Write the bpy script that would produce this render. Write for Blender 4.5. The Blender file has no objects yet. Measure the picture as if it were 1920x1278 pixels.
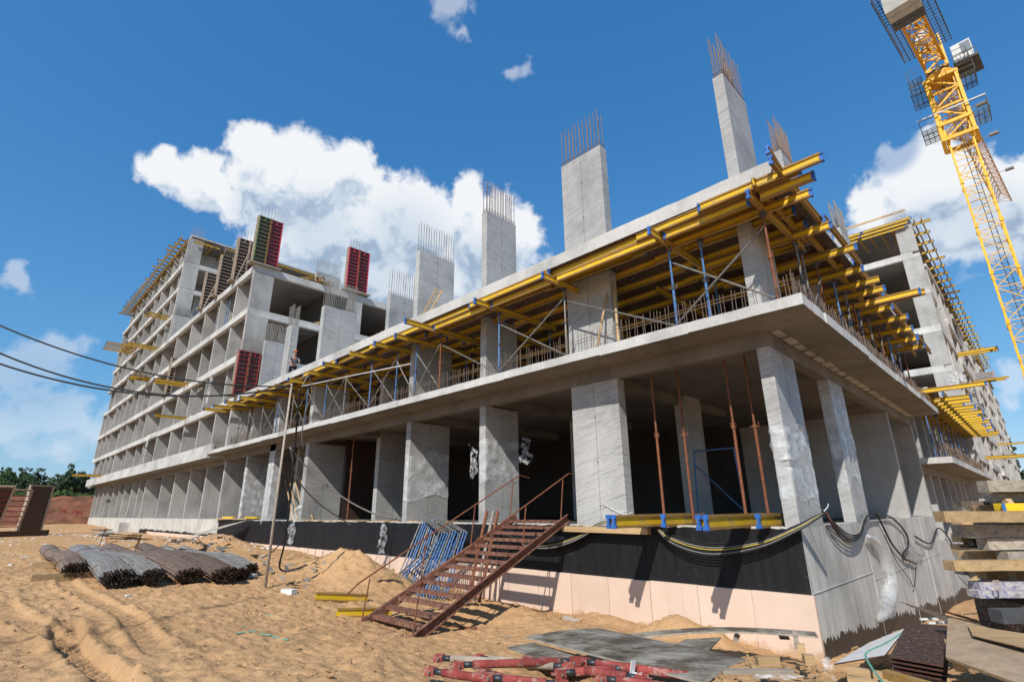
import bpy, bmesh, math, random
import numpy as np
from mathutils import Vector, Matrix
random.seed(7)
R = math.radians
sc = bpy.context.scene
COL = sc.collection

# ------------------------------------------------------------------ camera
CAM = np.array([3.6649, -11.8456, 0.35]); YAW, PITCH, ROLL, FPX = 2.3517, 0.3174, -0.0090, 969.13
Fv = np.array([math.cos(PITCH)*math.cos(YAW), math.cos(PITCH)*math.sin(YAW), math.sin(PITCH)])
Rv = np.array([math.sin(YAW), -math.cos(YAW), 0.0]); Uv = np.cross(Rv, Fv)
c_, s_ = math.cos(ROLL), math.sin(ROLL); Rv, Uv = c_*Rv + s_*Uv, -s_*Rv + c_*Uv
cam = bpy.data.cameras.new('camera'); camo = bpy.data.objects.new('camera', cam); COL.objects.link(camo)
m = Matrix.Identity(4)
for i in range(3):
    m[i][0] = Rv[i]; m[i][1] = Uv[i]; m[i][2] = -Fv[i]; m[i][3] = CAM[i]
camo.matrix_world = m
cam.sensor_width = 36; cam.lens = FPX*36/1920; cam.clip_start = 0.05; cam.clip_end = 6000
sc.camera = camo

# ------------------------------------------------------------------ sun, sky, exposure
SUN = Vector((0.41, -1.0, 0.95)).normalized()
ELEV = math.asin(SUN.z)
sl = bpy.data.lights.new('sun', 'SUN'); sl.energy = 5.0; sl.angle = R(0.53); sl.color = (1.0, 0.95, 0.87)
so = bpy.data.objects.new('sun', sl); COL.objects.link(so)
so.rotation_euler = SUN.to_track_quat('Z', 'Y').to_euler(); so.location = (20, -60, 60)
sc.view_settings.view_transform = 'Standard'; sc.view_settings.look = 'None'
sc.cycles.max_bounces = 6; sc.cycles.diffuse_bounces = 3; sc.cycles.glossy_bounces = 2; sc.cycles.transparent_max_bounces = 12; sc.cycles.use_denoising = True
sc.view_settings.exposure = 0.0; sc.view_settings.gamma = 1.0

W = bpy.data.worlds.new('World'); sc.world = W; W.use_nodes = True
nt = W.node_tree; nt.nodes.clear(); N = nt.nodes.new; Lk = nt.links.new
def mth(op, a, b=None, c=None, clamp=False):
    n = N('ShaderNodeMath'); n.operation = op; n.use_clamp = clamp
    for i, v in enumerate((a, b, c)):
        if v is None: continue
        if isinstance(v, (int, float)): n.inputs[i].default_value = v
        else: Lk(v, n.inputs[i])
    return n.outputs[0]
tc = N('ShaderNodeTexCoord'); DIR = tc.outputs['Generated']
sky = N('ShaderNodeTexSky'); sky.sky_type = 'NISHITA'; sky.sun_disc = False
sky.sun_elevation = ELEV; sky.sun_rotation = math.atan2(SUN.x, SUN.y)
sky.air_density = 1.0; sky.dust_density = 0.4; sky.ozone_density = 4.0; sky.altitude = 0
def pdir(u, v):
    d = Fv + Rv*(u-960)/FPX - Uv*(v-639)/FPX
    return d/np.linalg.norm(d)
# cumulus clouds: lobes given as sky directions with an angular radius
LOBES = [(318,328,52),(385,345,64),(478,285,58),(515,335,92),(590,345,92),(658,312,52),(600,430,115),(700,430,105),
         (790,425,78),(880,385,50),(900,465,105),(968,440,50),(700,520,110),(560,450,80),(840,520,90),(440,385,46),
         (1722,350,92),(1778,325,78),(1850,400,110),(1660,400,60),(1900,360,70),(1960,420,110),(1760,420,80),
         (28,512,46),(1895,712,58),(845,2,85),(862,58,45),(970,137,52),(28,514,40),(100,660,95),(35,690,80),(30,775,100),(150,790,90),(1665,280,40)]
FAINT = {23:.28,24:.25,25:.58,26:.66,27:.66,28:.5,29:.42,30:.42,31:.42,32:.42,33:.6}
GREY = [(600,440,120),(760,470,140),(690,540,150),(900,500,90),(480,400,70),(1850,430,130),(1740,430,90),(60,720,140)]
def lobes(vec, LL=None):
    acc = None
    for i, (u, v, r) in enumerate(LL or LOBES):
        d = pdir(u, v); d2 = pdir(u+r*.7, v+r*.7)
        ra = float(np.linalg.norm(d2-d))
        n = N('ShaderNodeVectorMath'); n.operation = 'DISTANCE'; Lk(vec, n.inputs[0]); n.inputs[1].default_value = d
        f = mth('MULTIPLY_ADD', n.outputs['Value'], -1.0/ra, 1.1 - (0 if LL else FAINT.get(i, 0.0)))
        if acc is None: acc = f
        else: acc = mth('SMOOTH_MAX', acc, f, 0.25)
    return acc
def billow(vec):
    n = N('ShaderNodeTexNoise'); n.inputs['Scale'].default_value = 11; n.inputs['Detail'].default_value = 10; n.inputs['Roughness'].default_value = 0.64
    n.inputs['Distortion'].default_value = 0.35
    Lk(vec, n.inputs['Vector'])
    n2 = N('ShaderNodeTexNoise'); n2.inputs['Scale'].default_value = 30; n2.inputs['Detail'].default_value = 3; Lk(vec, n2.inputs['Vector'])
    b = mth('ABSOLUTE', mth('SUBTRACT', n2.outputs['Fac'], 0.5))
    return mth('ADD', mth('MULTIPLY_ADD', n.outputs['Fac'], 1.5, -0.72), mth('MULTIPLY_ADD', b, -0.7, 0.08))
def warp(vec):
    n = N('ShaderNodeTexNoise'); n.inputs['Scale'].default_value = 16; n.inputs['Detail'].default_value = 4; Lk(vec, n.inputs['Vector'])
    v = N('ShaderNodeVectorMath'); v.operation = 'MULTIPLY_ADD'; Lk(n.outputs['Color'], v.inputs[0]); v.inputs[1].default_value = (.085,)*3; v.inputs[2].default_value = (-.0425,)*3
    a = N('ShaderNodeVectorMath'); a.operation = 'ADD'; Lk(vec, a.inputs[0]); Lk(v.outputs[0], a.inputs[1]); return a.outputs[0]
def dens(vec): return mth('ADD', lobes(warp(vec)), billow(vec))
nrm = N('ShaderNodeVectorMath'); nrm.operation = 'NORMALIZE'; Lk(DIR, nrm.inputs[0]); V0 = nrm.outputs[0]
off = N('ShaderNodeVectorMath'); off.operation = 'ADD'; Lk(V0, off.inputs[0]); off.inputs[1].default_value = (0.016, -0.012, 0.042)
D0, D1 = dens(V0), dens(off.outputs[0])
def smooth(x, a, b):
    n = N('ShaderNodeMapRange'); n.interpolation_type = 'SMOOTHSTEP'; Lk(x, n.inputs[0])
    n.inputs[1].default_value = a; n.inputs[2].default_value = b; return n.outputs[0]
alpha = smooth(D0, 0.0, 0.40)
WISP = [(845,6,110),(858,62,70),(970,137,70),(975,208,60),(1065,218,60),(1665,280,60),(100,660,150),(35,690,150),(30,775,170),(150,790,150),(1895,712,110),(28,512,80)]
wisp = smooth(lobes(V0, WISP), 0.05, 0.5)
alpha = mth('MULTIPLY', alpha, mth('MULTIPLY_ADD', wisp, -0.58, 1.0))
grey = smooth(lobes(V0, GREY), 0.1, 0.9)
light = mth('SUBTRACT', smooth(mth('SUBTRACT', D0, D1), -0.62, 0.26), mth('MULTIPLY', grey, 0.45), None, True)
thin = smooth(D0, 0.1, 0.75)
light = mth('MAXIMUM', light, mth('MULTIPLY_ADD', smooth(D0, 0.15, 0.75), -0.72, 0.72))
crampn = N('ShaderNodeValToRGB'); Lk(light, crampn.inputs[0])
cr = crampn.color_ramp; cr.elements[0].position = 0; cr.elements[0].color = (0.36, 0.47, 0.62, 1)
cr.elements[1].position = 1; cr.elements[1].color = (0.93, 0.95, 0.97, 1)
e = cr.elements.new(0.45); e.color = (0.62, 0.71, 0.82, 1)
SKY_STR = 0.15
sx = N('ShaderNodeSeparateColor'); cb = N('ShaderNodeCombineColor'); sv = N('ShaderNodeVectorMath'); sv.operation = 'SCALE'; sv.inputs[3].default_value = SKY_STR
Lk(sky.outputs[0], sv.inputs[0]); Lk(sv.outputs[0], sx.inputs[0])
for ch, (pw, kk) in enumerate(((1.13, .62), (.72, .675), (.51, .825))): Lk(mth('MULTIPLY', mth('POWER', sx.outputs[ch], pw), kk), cb.inputs[ch])
mixc = N('ShaderNodeMixRGB'); Lk(mth('MULTIPLY', alpha, 0.96), mixc.inputs[0]); Lk(cb.outputs[0], mixc.inputs[1]); Lk(crampn.outputs[0], mixc.inputs[2])
bg = N('ShaderNodeBackground'); Lk(mixc.outputs[0], bg.inputs[0]); bg.inputs[1].default_value = 1.0
wo = N('ShaderNodeOutputWorld'); Lk(bg.outputs[0], wo.inputs[0])

# ------------------------------------------------------------------ materials
M = {}
class NB:
    def __init__(s, name, rough=0.8, spec=0.3, metal=0.0):
        s.m = bpy.data.materials.new(name); s.m.use_nodes = True; s.t = s.m.node_tree
        s.b = s.t.nodes['Principled BSDF']; s.b.inputs['Roughness'].default_value = rough
        s.b.inputs['Specular IOR Level'].default_value = spec; s.b.inputs['Metallic'].default_value = metal
        M[name] = s.m; s.geo = s.n('ShaderNodeNewGeometry'); s.pos = s.geo.outputs['Position']
    def n(s, t): return s.t.nodes.new(t)
    def l(s, a, b): s.t.links.new(a, b)
    def scale(s, v, vec=None):
        n = s.n('ShaderNodeVectorMath'); n.operation = 'MULTIPLY'; s.l(vec or s.pos, n.inputs[0]); n.inputs[1].default_value = v; return n.outputs[0]
    def objco(s): return s.n('ShaderNodeTexCoord').outputs['Object']
    def noise(s, sc_, det=4, rough=.6, vec=None, dist=0):
        n = s.n('ShaderNodeTexNoise'); n.inputs['Scale'].default_value = sc_; n.inputs['Detail'].default_value = det
        n.inputs['Roughness'].default_value = rough; n.inputs['Distortion'].default_value = dist; s.l(vec or s.pos, n.inputs['Vector']); return n.outputs['Fac']
    def ramp(s, f, stops):
        n = s.n('ShaderNodeValToRGB'); s.l(f, n.inputs[0]); r = n.color_ramp
        while len(r.elements) < len(stops): r.elements.new(0.5)
        for e, (p, c) in zip(r.elements, stops):
            e.position = p; e.color = (c if len(c) == 4 else (*c, 1)) if not isinstance(c, (int, float)) else (c, c, c, 1)
        return n.outputs[0]
    def mix(s, f, a, b, mode='MIX'):
        n = s.n('ShaderNodeMixRGB'); n.blend_type = mode
        for i, v in enumerate((f, a, b)):
            if isinstance(v, (int, float)): n.inputs[i].default_value = v if i == 0 else (v, v, v, 1)
            elif isinstance(v, tuple): n.inputs[i].default_value = (*v, 1)
            else: s.l(v, n.inputs[i])
        return n.outputs[0]
    def math(s, op, a, b=0.0):
        n = s.n('ShaderNodeMath'); n.operation = op
        for i, v in enumerate((a, b)):
            if isinstance(v, (int, float)): n.inputs[i].default_value = v
            else: s.l(v, n.inputs[i])
        return n.outputs[0]
    def rnd(s, lo, hi):
        n = s.n('ShaderNodeObjectInfo'); r = s.n('ShaderNodeMapRange'); s.l(n.outputs['Random'], r.inputs[0])
        r.inputs[3].default_value = lo; r.inputs[4].default_value = hi; return r.outputs[0]
    def color(s, c): s.l(c, s.b.inputs['Base Color']) if not isinstance(c, tuple) else setattr(s.b.inputs['Base Color'], 'default_value', (*c, 1)); return s
    def bump(s, f, st=.3, d=.02):
        n = s.n('ShaderNodeBump'); n.inputs['Strength'].default_value = st; n.inputs['Distance'].default_value = d
        s.l(f, n.inputs['Height']); s.l(n.outputs[0], s.b.inputs['Normal']); return s

def concrete(name, base, wrap=False, stain=0.35, warm=(1, .985, .95), ridge=False):
    k = NB(name, .78, .3)
    big = k.noise(.55, 6, .65); fine = k.noise(14, 5, .7)
    st = k.noise(1, 5, .65, k.scale((3.2, 3.2, .35)))
    c1 = tuple(base*w for w in warm); dk = tuple(base*w*.62 for w in warm); lt = tuple(min(1, base*w*1.22) for w in warm)
    c = k.ramp(big, [(.28, dk), (.5, c1), (.75, lt)])
    c = k.mix(k.ramp(st, [(.42, 0.0), (.72, stain)]), c, tuple(base*w*.45 for w in warm))
    c = k.mix(.5, c, k.ramp(fine, [(.25, .55), (.5, .8), (.75, 1.0)]), 'MULTIPLY')
    c = k.mix(1.0, c, k.ramp(k.rnd(0, 1), [(0, 1.08), (1, 1.28)]), 'MULTIPLY')
    # tie holes and pour joints
    v = k.n('ShaderNodeTexVoronoi'); v.inputs['Scale'].default_value = 1.0; v.inputs['Randomness'].default_value = .55; k.l(k.scale((1.5, 1.5, 1.1)), v.inputs['Vector'])
    c = k.mix(k.ramp(v.outputs['Distance'], [(.022, .75), (.034, 0.0)]), c, (.05, .05, .048))
    h = k.math('ADD', k.math('MULTIPLY', fine, .35), k.math('MULTIPLY', big, .3))
    if wrap:
        tx = k.n('ShaderNodeMapping'); tx.inputs['Rotation'].default_value = (R(14), R(14), 0); k.l(k.pos, tx.inputs[0])
        w1 = k.noise(1, 4, .6, k.scale((.9, .9, 16), tx.outputs[0]), 1.2)
        w2 = k.noise(1, 3, .6, k.scale((2, 2, 45), tx.outputs[0]), .6)
        c = k.mix(k.ramp(w1, [(.5, 0.0), (.64, .5)]), c, (base*.48, base*.48, base*.47))
        c = k.mix(k.ramp(w2, [(.55, 0.0), (.7, .4)]), c, (.85*base+.22, .85*base+.23, .85*base+.24))
        h = k.math('ADD', h, k.math('MULTIPLY', w1, .8)); k.b.inputs['Roughness'].default_value = .42
    k.color(c).bump(h, .45, .025); return k
concrete('concrete_column', .375, True, .15, (1, .99, .955))
concrete('concrete_wall', .37, False, .24, (1, .98, .935))
concrete('concrete_edge', .49, False, .2, (1, .985, .94))
concrete('concrete_soffit', .20, False, .35, (1, .93, .84))  # same concrete as the rims, colour darkened to carry the shade under slabs
concrete('concrete_plinth', .53, False, .6, (1, .955, .865))
def simple(name, col, rough=.7, spec=.3, metal=0, var=.25, sc_=6, dirt=None, bump=.15, rnd=True):
    k = NB(name, rough, spec, metal); f = k.noise(sc_, 5, .65, k.objco() if rnd else None)
    lo = tuple(c*(1-var) for c in col); hi = tuple(min(1, c*(1+var)) for c in col)
    c = k.ramp(f, [(.3, lo), (.7, hi)])
    if dirt:
        g = k.noise(sc_*2.3, 6, .7, k.objco()); c = k.mix(k.ramp(g, [(.52, 0.0), (.66, 1.0)]), c, dirt)
    if rnd: c = k.mix(1.0, c, k.ramp(k.rnd(0, 1), [(0, .8), (1, 1.0)]), 'MULTIPLY')
    k.color(c).bump(f, bump, .01); return k
def woody(name, col, dark, rough=.75, sc_=1.0, dirt=None):
    k = NB(name, rough, .25); o = k.objco()
    g = k.noise(1, 6, .65, k.scale((.8*sc_, 16*sc_, 16*sc_), o), .8); b = k.noise(2.2, 4, .6, o)
    c = k.ramp(g, [(.3, dark), (.62, col)]); c = k.mix(k.ramp(b, [(.4, 0.0), (.75, .5)]), c, tuple(x*.6 for x in col))
    if dirt: c = k.mix(k.ramp(k.noise(5, 6, .7, o), [(.5, 0.0), (.68, .8)]), c, dirt)
    c = k.mix(1.0, c, k.ramp(k.rnd(0, 1), [(0, .68), (1, 1.0)]), 'MULTIPLY')
    k.color(c).bump(g, .25, .01); return k
woody('yellow_beam', (.93, .61, .022), (.76, .47, .018), .55, .5, (.50, .36, .14))
woody('timber', (.62, .43, .23), (.40, .25, .12)); woody('old_timber', (.50, .44, .36), (.24, .19, .15), .85)
woody('beam_flange', (.46, .27, .07), (.25, .13, .035), .75, 1, (.36, .27, .16))
concrete('concrete_inner_shaded', .06, False, .4, (1, .95, .88))  # interior concrete, base colour near black to paint in the deep indoor shade
simple('ply_face', (.055, .028, .020), .45, .4, 0, .4, 9, (.20, .17, .14))
simple('ply_tan', (.40, .29, .19), .7, .3, 0, .2, 3, (.30, .20, .12))
simple('ply_edge', (.10, .045, .03), .8, .2, 0, .3, 10)
k = NB('dirty_board', .8, .25); o = k.objco()
g = k.noise(1, 6, .65, k.scale((1.2, 9, 3), o), 1.0); g2 = k.noise(2.0, 6, .7, o)
k.color(k.mix(k.ramp(g2, [(.42, 0.0), (.6, 1.0)]), k.ramp(g, [(.3, (.045, .036, .026)), (.7, (.16, .125, .09))]), k.ramp(g, [(.3, (.18, .155, .12)), (.7, (.36, .335, .28))]))).bump(g, .3, .01)
simple('blue_cap', (.03, .13, .42), .5, .4); simple('blue_steel', (.05, .16, .38), .5, .5, .1, .3, 8, (.30, .28, .25))
simple('grey_steel', (.22, .215, .20), .5, .5, .4, .3, 8, (.22, .13, .08)); simple('rust_steel', (.24, .09, .045), .75, .35, .1, .4, 12, (.11, .05, .03))
simple('stair_steel', (.185, .075, .048), .8, .3, .1, .4, 7, (.36, .27, .20), .25); woody('rebar_steel', (.29, .215, .165), (.085, .055, .04), .6, 2.6, (.14, .08, .05))
woody('rebar_grey', (.42, .41, .385), (.12, .10, .085), .55, 2.6, (.22, .14, .09)); simple('rebar_end', (.035, .02, .012), .9, .1)
simple('red_steel', (.30, .060, .050), .8, .25, 0, .45, 4, (.42, .29, .24), .3); simple('red_frame', (.30, .035, .045), .6, .4, .1, .3, 7)
simple('pink_frame', (.52, .05, .10), .6, .4, .1, .25, 7); simple('green_frame', (.17, .24, .10), .6, .4, .1, .3, 7); simple('tan_frame', (.42, .34, .26), .7, .3, 0, .25, 7)
simple('black_thread', (.05, .055, .06), .45, .5, .4); simple('cable_black', (.018, .018, .02), .5, .4, 0, .2, 5); simple('cable_grey', (.25, .24, .23), .6, .3); simple('cable_yellow', (.55, .42, .08), .6, .3)
simple('crane_yellow', (.92, .50, .006), .4, .5, 0, .12, 2, (.60, .27, .01), .05); simple('crane_shade', (.72, .34, .02), .55, .4, 0, .2, 3); simple('crane_jib_shade', (.55, .36, .24), .6, .4, 0, .2, 3)  # shade and jib colours: the crane yellow with shade painted in
simple('dark_steel', (.09, .095, .10), .6, .4, .3); simple('white_paint', (.75, .75, .73), .5, .4, 0, .08); simple('ballast', (.48, .47, .42), .85, .2, 0, .15, 2); simple('cab_glass', (.25, .28, .30), .1, .6, 0, .1)
simple('red_soil', (.20, .085, .048), .95, .1, 0, .45, .5, (.11, .048, .03), .9, False)
simple('white_scrap', (.72, .72, .70), .8, .2, 0, .12, 6); simple('green_strap', (.16, .42, .32), .5, .3); woody('blue_paint', (.55, .50, .44), (.06, .09, .30), .7, 1.0, (.30, .20, .15))
simple('skin', (.42, .24, .16), .6, .3, 0, .08); simple('shirt', (.18, .21, .26), .85, .2, 0, .5, 30); simple('trousers', (.012, .014, .022), .9, .1); simple('helmet', (.65, .16, .05), .4, .4)
simple('bark', (.10, .075, .05), .9, .1)
k = NB('bitumen', .55, .25); a = k.noise(1, 6, .7, k.scale((5, 5, .45))); b = k.noise(9, 6, .75)
sp_ = k.noise(3.5, 6, .8)
c = k.mix(k.ramp(b, [(.62, 0.0), (.72, .5)]), k.ramp(a, [(.35, (.007, .007, .008)), (.8, (.020, .020, .023))]), (.20, .19, .18)); c = k.mix(k.ramp(sp_, [(.60, 0.0), (.72, .16)]), c, (.22, .19, .15))
k.color(c).bump(k.math('ADD', b, k.math('MULTIPLY', k.noise(1, 4, .6, k.scale((1.2, 1.2, .3))), 3)), .35, .02)
k = NB('bitumen_brown', .5, .4); a = k.noise(1, 6, .7, k.scale((6, 6, .4))); b = k.noise(9, 6, .75)
k.color(k.mix(k.ramp(b, [(.62, 0.0), (.74, .5)]), k.ramp(a, [(.35, (.022, .017, .013)), (.85, (.075, .062, .05))]), (.22, .2, .18))).bump(b, .3, .01)
k = NB('insulation', .75, .3); a = k.noise(.8, 4, .6); b = k.noise(18, 4, .7); c3 = k.noise(3, 6, .7); sz = k.n('ShaderNodeSeparateXYZ'); k.l(k.pos, sz.inputs[0])
mud = k.math('ADD', k.math('MULTIPLY', k.math('ADD', sz.outputs['Z'], 2.15), -1.6), k.math('MULTIPLY', c3, 1.5))
c = k.ramp(a, [(.3, (.67, .50, .39)), (.7, (.75, .575, .46))])
c = k.mix(k.ramp(b, [(.68, 0.0), (.76, .4)]), c, (.42, .30, .2)); c = k.mix(k.ramp(k.noise(1, 5, .7, k.scale((7, 7, .5))), [(.55, 0.0), (.75, .30)]), c, (.52, .35, .24))
c = k.mix(k.ramp(mud, [(.75, 0.0), (1.25, .75)]), c, (.44, .29, .16)); c = k.mix(1.0, c, k.ramp(k.rnd(0, 1), [(0, .88), (1, 1.0)]), 'MULTIPLY')
k.color(c).bump(a, .06, .01)
def film(name, tr, nsc=3, bs=.5):
    k = NB(name, .25, .5); k.color((.82, .84, .86) if bs > .2 else (.60, .61, .61)); f = k.noise(4, 4, .55); k.bump(f, bs, .05)
    t = k.n('ShaderNodeBsdfTransparent'); x = k.n('ShaderNodeMixShader'); out = k.t.nodes['Material Output']
    k.l(k.ramp(k.noise(nsc, 4, .6), [(.38, tr+.14), (.66, tr-.42)]), x.inputs[0]); k.l(k.b.outputs[0], x.inputs[1]); k.l(t.outputs[0], x.inputs[2]); k.l(x.outputs[0], out.inputs[0])
film('plastic_film', .80); film('thin_film', .90, 6); film('smooth_film', .74, 2, .12)
# sand
k = NB('sand', .95, .1); p = k.pos
big = k.noise(.25, 5, .6); mid = k.noise(1.6, 6, .65); fn = k.noise(22, 6, .75); clod = k.noise(5, 6, .7)
c = k.ramp(big, [(.3, (.49, .290, .142)), (.7, (.61, .372, .186))])
c = k.mix(k.ramp(mid, [(.44, 0.0), (.72, .55)]), c, (.38, .225, .115))
c = k.mix(k.ramp(clod, [(.55, 0.0), (.75, .35)]), c, (.64, .45, .28))
c = k.mix(.55, c, k.ramp(fn, [(.25, .55), (.55, .95), (.8, 1.1)]), 'MULTIPLY')
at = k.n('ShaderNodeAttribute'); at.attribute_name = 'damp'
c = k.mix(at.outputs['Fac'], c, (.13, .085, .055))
ag = k.n('ShaderNodeAttribute'); ag.attribute_name = 'grass'
c = k.mix(ag.outputs['Fac'], c, (.10, .13, .045))
k.color(c).bump(k.math('ADD', k.math('MULTIPLY', clod, .9), k.math('MULTIPLY', fn, .5)), .8, .06)
def leafmat(name, a, b):
    k = NB(name, .6, .3); f = k.noise(.35, 4, .6); c = k.ramp(f, [(.35, a), (.65, b)])
    k.color(k.mix(1.0, c, k.ramp(k.rnd(0, 1), [(0, .7), (1, 1.15)]), 'MULTIPLY'))
leafmat('leaf_dark', (.032, .062, .022), (.065, .110, .036)); leafmat('leaf_light', (.075, .14, .035), (.13, .20, .05)); leafmat('needle', (.02, .045, .02), (.04, .07, .03))

# ------------------------------------------------------------------ mesh helpers
class MB:
    def __init__(s): s.v = []; s.f = []; s.mi = []; s.c = 0
    def add(s, vs, fs, mi=None):
        o = len(s.v); s.v += [tuple(map(float, q)) for q in vs]; s.f += [tuple(i+o for i in f) for f in fs]; s.mi += [s.c if mi is None else mi]*len(fs); return s
    def box(s, x0, x1, y0, y1, z0, z1, mi=None):
        x0, x1 = min(x0, x1), max(x0, x1); y0, y1 = min(y0, y1), max(y0, y1); z0, z1 = min(z0, z1), max(z0, z1)
        return s.add([(x0,y0,z0),(x1,y0,z0),(x1,y1,z0),(x0,y1,z0),(x0,y0,z1),(x1,y0,z1),(x1,y1,z1),(x0,y1,z1)],
                     [(0,3,2,1),(4,5,6,7),(0,1,5,4),(1,2,6,5),(2,3,7,6),(3,0,4,7)], mi)
    def bar(s, p, q, w, h=None, up=(0,0,1), mi=None):      # rectangular bar from p to q
        h = h or w; p = Vector(p); q = Vector(q); d = (q-p).normalized(); up = Vector(up)
        if abs(d.dot(up)) > .97: up = Vector((1, 0, 0))
        a = d.cross(up).normalized(); b = a.cross(d).normalized(); a *= w/2; b *= h/2
        return s.add([p-a-b, p+a-b, p+a+b, p-a+b, q-a-b, q+a-b, q+a+b, q-a+b], [(0,1,2,3),(7,6,5,4),(0,4,5,1),(1,5,6,2),(2,6,7,3),(3,7,4,0)], mi)
    def tube(s, pts, r, n=6, mi=None, cap=True):
        pts = [Vector(p) for p in pts]; m_ = len(pts); vs = []; fs = []; ref = None
        for i, p in enumerate(pts):
            d = (pts[min(i+1, m_-1)] - pts[max(i-1, 0)]).normalized()
            if ref is None: ref = d.orthogonal().normalized()
            a = (ref - d*ref.dot(d)).normalized(); ref = a; b = d.cross(a)
            rr = r[i] if isinstance(r, (list, tuple)) else r
            vs += [p + (a*math.cos(t) + b*math.sin(t))*rr for t in [2*math.pi*j/n for j in range(n)]]
        for i in range(m_-1):
            fs += [(i*n+j, i*n+(j+1) % n, (i+1)*n+(j+1) % n, (i+1)*n+j) for j in range(n)]
        if cap: fs += [tuple(range(n))[::-1], tuple(range((m_-1)*n, m_*n))]
        return s.add(vs, fs, mi)
    def build(s, name, mats, parent=None, smooth=False, loc=None):
        me = bpy.data.meshes.new(name); me.from_pydata(s.v, [], s.f)
        mats = mats if isinstance(mats, (list, tuple)) else [mats]
        for q in mats: me.materials.append(M[q])
        if len(mats) > 1: me.polygons.foreach_set('material_index', s.mi)
        if smooth: me.polygons.foreach_set('use_smooth', [True]*len(me.polygons))
        me.update(); return inst(name, me, parent, loc)
def inst(name, me, parent=None, loc=None, mat=None):
    o = bpy.data.objects.new(name, me); COL.objects.link(o)
    if parent is not None:
        o.parent = parent
    if mat is not None: o.matrix_local = mat
    elif loc is not None: o.location = loc
    return o
def tag(o, label, cat, group=None, kind=None):
    o['label'] = label; o['category'] = cat
    if group: o['group'] = group
    if kind: o['kind'] = kind
    return o
def thing(name, label, cat, loc=(0,0,0), group=None, rz=0):
    o = bpy.data.objects.new(name, None); COL.objects.link(o); o.location = loc; o.rotation_euler = (0, 0, rz); o.empty_display_size = .2
    return tag(o, label, cat, group)
def struct(o): o['kind'] = 'structure'; return o
def grid_jit(mb, f, nu, nv, mi=None, both=0.0):            # parametric sheet
    vs = [f(i/nu, j/nv) for j in range(nv+1) for i in range(nu+1)]
    fs = [(j*(nu+1)+i, j*(nu+1)+i+1, (j+1)*(nu+1)+i+1, (j+1)*(nu+1)+i) for j in range(nv) for i in range(nu)]
    return mb.add(vs, fs, mi)
ONES = 'first second third fourth fifth sixth seventh eighth ninth tenth eleventh twelfth thirteenth fourteenth fifteenth sixteenth seventeenth eighteenth nineteenth twentieth'.split()
TENS = {2: 'twenty', 3: 'thirty', 4: 'forty', 5: 'fifty', 6: 'sixty', 7: 'seventy'}
TENTH = {2: 'twentieth', 3: 'thirtieth', 4: 'fortieth', 5: 'fiftieth', 6: 'sixtieth', 7: 'seventieth'}
def nth(i):
    i += 1
    if i <= 20: return ONES[i-1]
    return TENTH[i//10] if i % 10 == 0 else TENS[i//10] + '-' + ONES[i % 10 - 1]
def ru(a, b): return random.uniform(a, b)

# value noise for terrain
def vnoise(x, y, seed=0):
    xi = np.floor(x).astype(np.int64); yi = np.floor(y).astype(np.int64); xf = x-xi; yf = y-yi
    def h(a, b):
        n = (a*374761393 + b*668265263 + seed*982451653) & 0x7fffffff
        n = ((n ^ (n >> 13))*1274126177) & 0x7fffffff
        return ((n ^ (n >> 16)) & 0xffff)/65535.0
    u = xf*xf*(3-2*xf); v = yf*yf*(3-2*yf)
    return (h(xi, yi)*(1-u) + h(xi+1, yi)*u)*(1-v) + (h(xi, yi+1)*(1-u) + h(xi+1, yi+1)*u)*v
def fbm(x, y, o=4, seed=0):
    t = 0; a = .5
    for i in range(o): t = t + a*vnoise(x*2**i+17.3*i, y*2**i-9.1*i, seed+i); a *= .5
    return t - .5 + .5**(o+1)

# ------------------------------------------------------------------ ground
CP = [(3.6,-11.8,-1.36),(-4.5,-11,-1.35),(-16,-10,-1.38),(-30,-12,-1.35),(-60,-15,-1.45),(-100,-20,-1.5),(-60,-4,-1.4),(-88,-3,-.75),(-75,-1,-1.0),(-96,3,-1.0),
      (-33,-.3,-1.25),(-45,-.3,-1.28),(-55,-.3,-1.28),(-22.6,-.3,-1.38),(-18.3,-.3,-1.62),(-14,-.6,-1.75),(-7,-5,-2.02),(-10,-6,-1.72),(-7,-.3,-2.28),(-4.6,-.3,-2.26),
      (-1.9,-.3,-2.24),(.3,-.3,-2.42),(.4,4,-2.62),(.4,7.5,-2.86),(.4,13,-3.3),(.4,26,-4.05),(3,2,-2.3),(5,15,-2.8),(7,40,-2.6),(-1,-7.5,-1.62),(2,-8,-1.55),(2.5,-4,-1.85),
      (-3,-5,-2.02),(8,-10,-1.4),(10,10,-1.6),(20,60,-2.2),(-12,-20,-1.4),(30,-40,-1.5),(-60,-60,-1.5),(-200,0,-1.5),(-200,-150,-1.5),(200,200,-2),(0,300,-2),(-150,150,-2),(-20,8,-2.4),(-60,8,-2.2),(-8,8,-2.8)]
cpx = np.array([c[0] for c in CP]); cpy = np.array([c[1] for c in CP]); cpz = np.array([c[2] for c in CP])
A = np.sqrt((cpx[:, None]-cpx)**2 + (cpy[:, None]-cpy)**2 + .04)
SOL = np.linalg.solve(A + np.eye(len(CP))*.01, cpz + 1.6)
MOUNDS = [(-28.6,-1.9,2.2,1.1,.55),(-25.5,-2.0,2.2,.9,.25),(-13.6,-2.3,1.5,1.0,.72),(-16.5,-2.6,1.8,1.0,.38),(-11.6,-2.6,1.2,.9,.35),(-2.55,-.75,.5,.38,.40),(-1.75,-.75,.35,.32,.26),(-4.4,-.7,1.0,.4,.20),
          (-6.6,-1.9,1.4,.8,.35),(-4.3,-7.0,.6,.4,.14),(-3.6,-7.4,.5,.3,.10),(-4.0,-2.4,1.2,.8,.18)]
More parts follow.
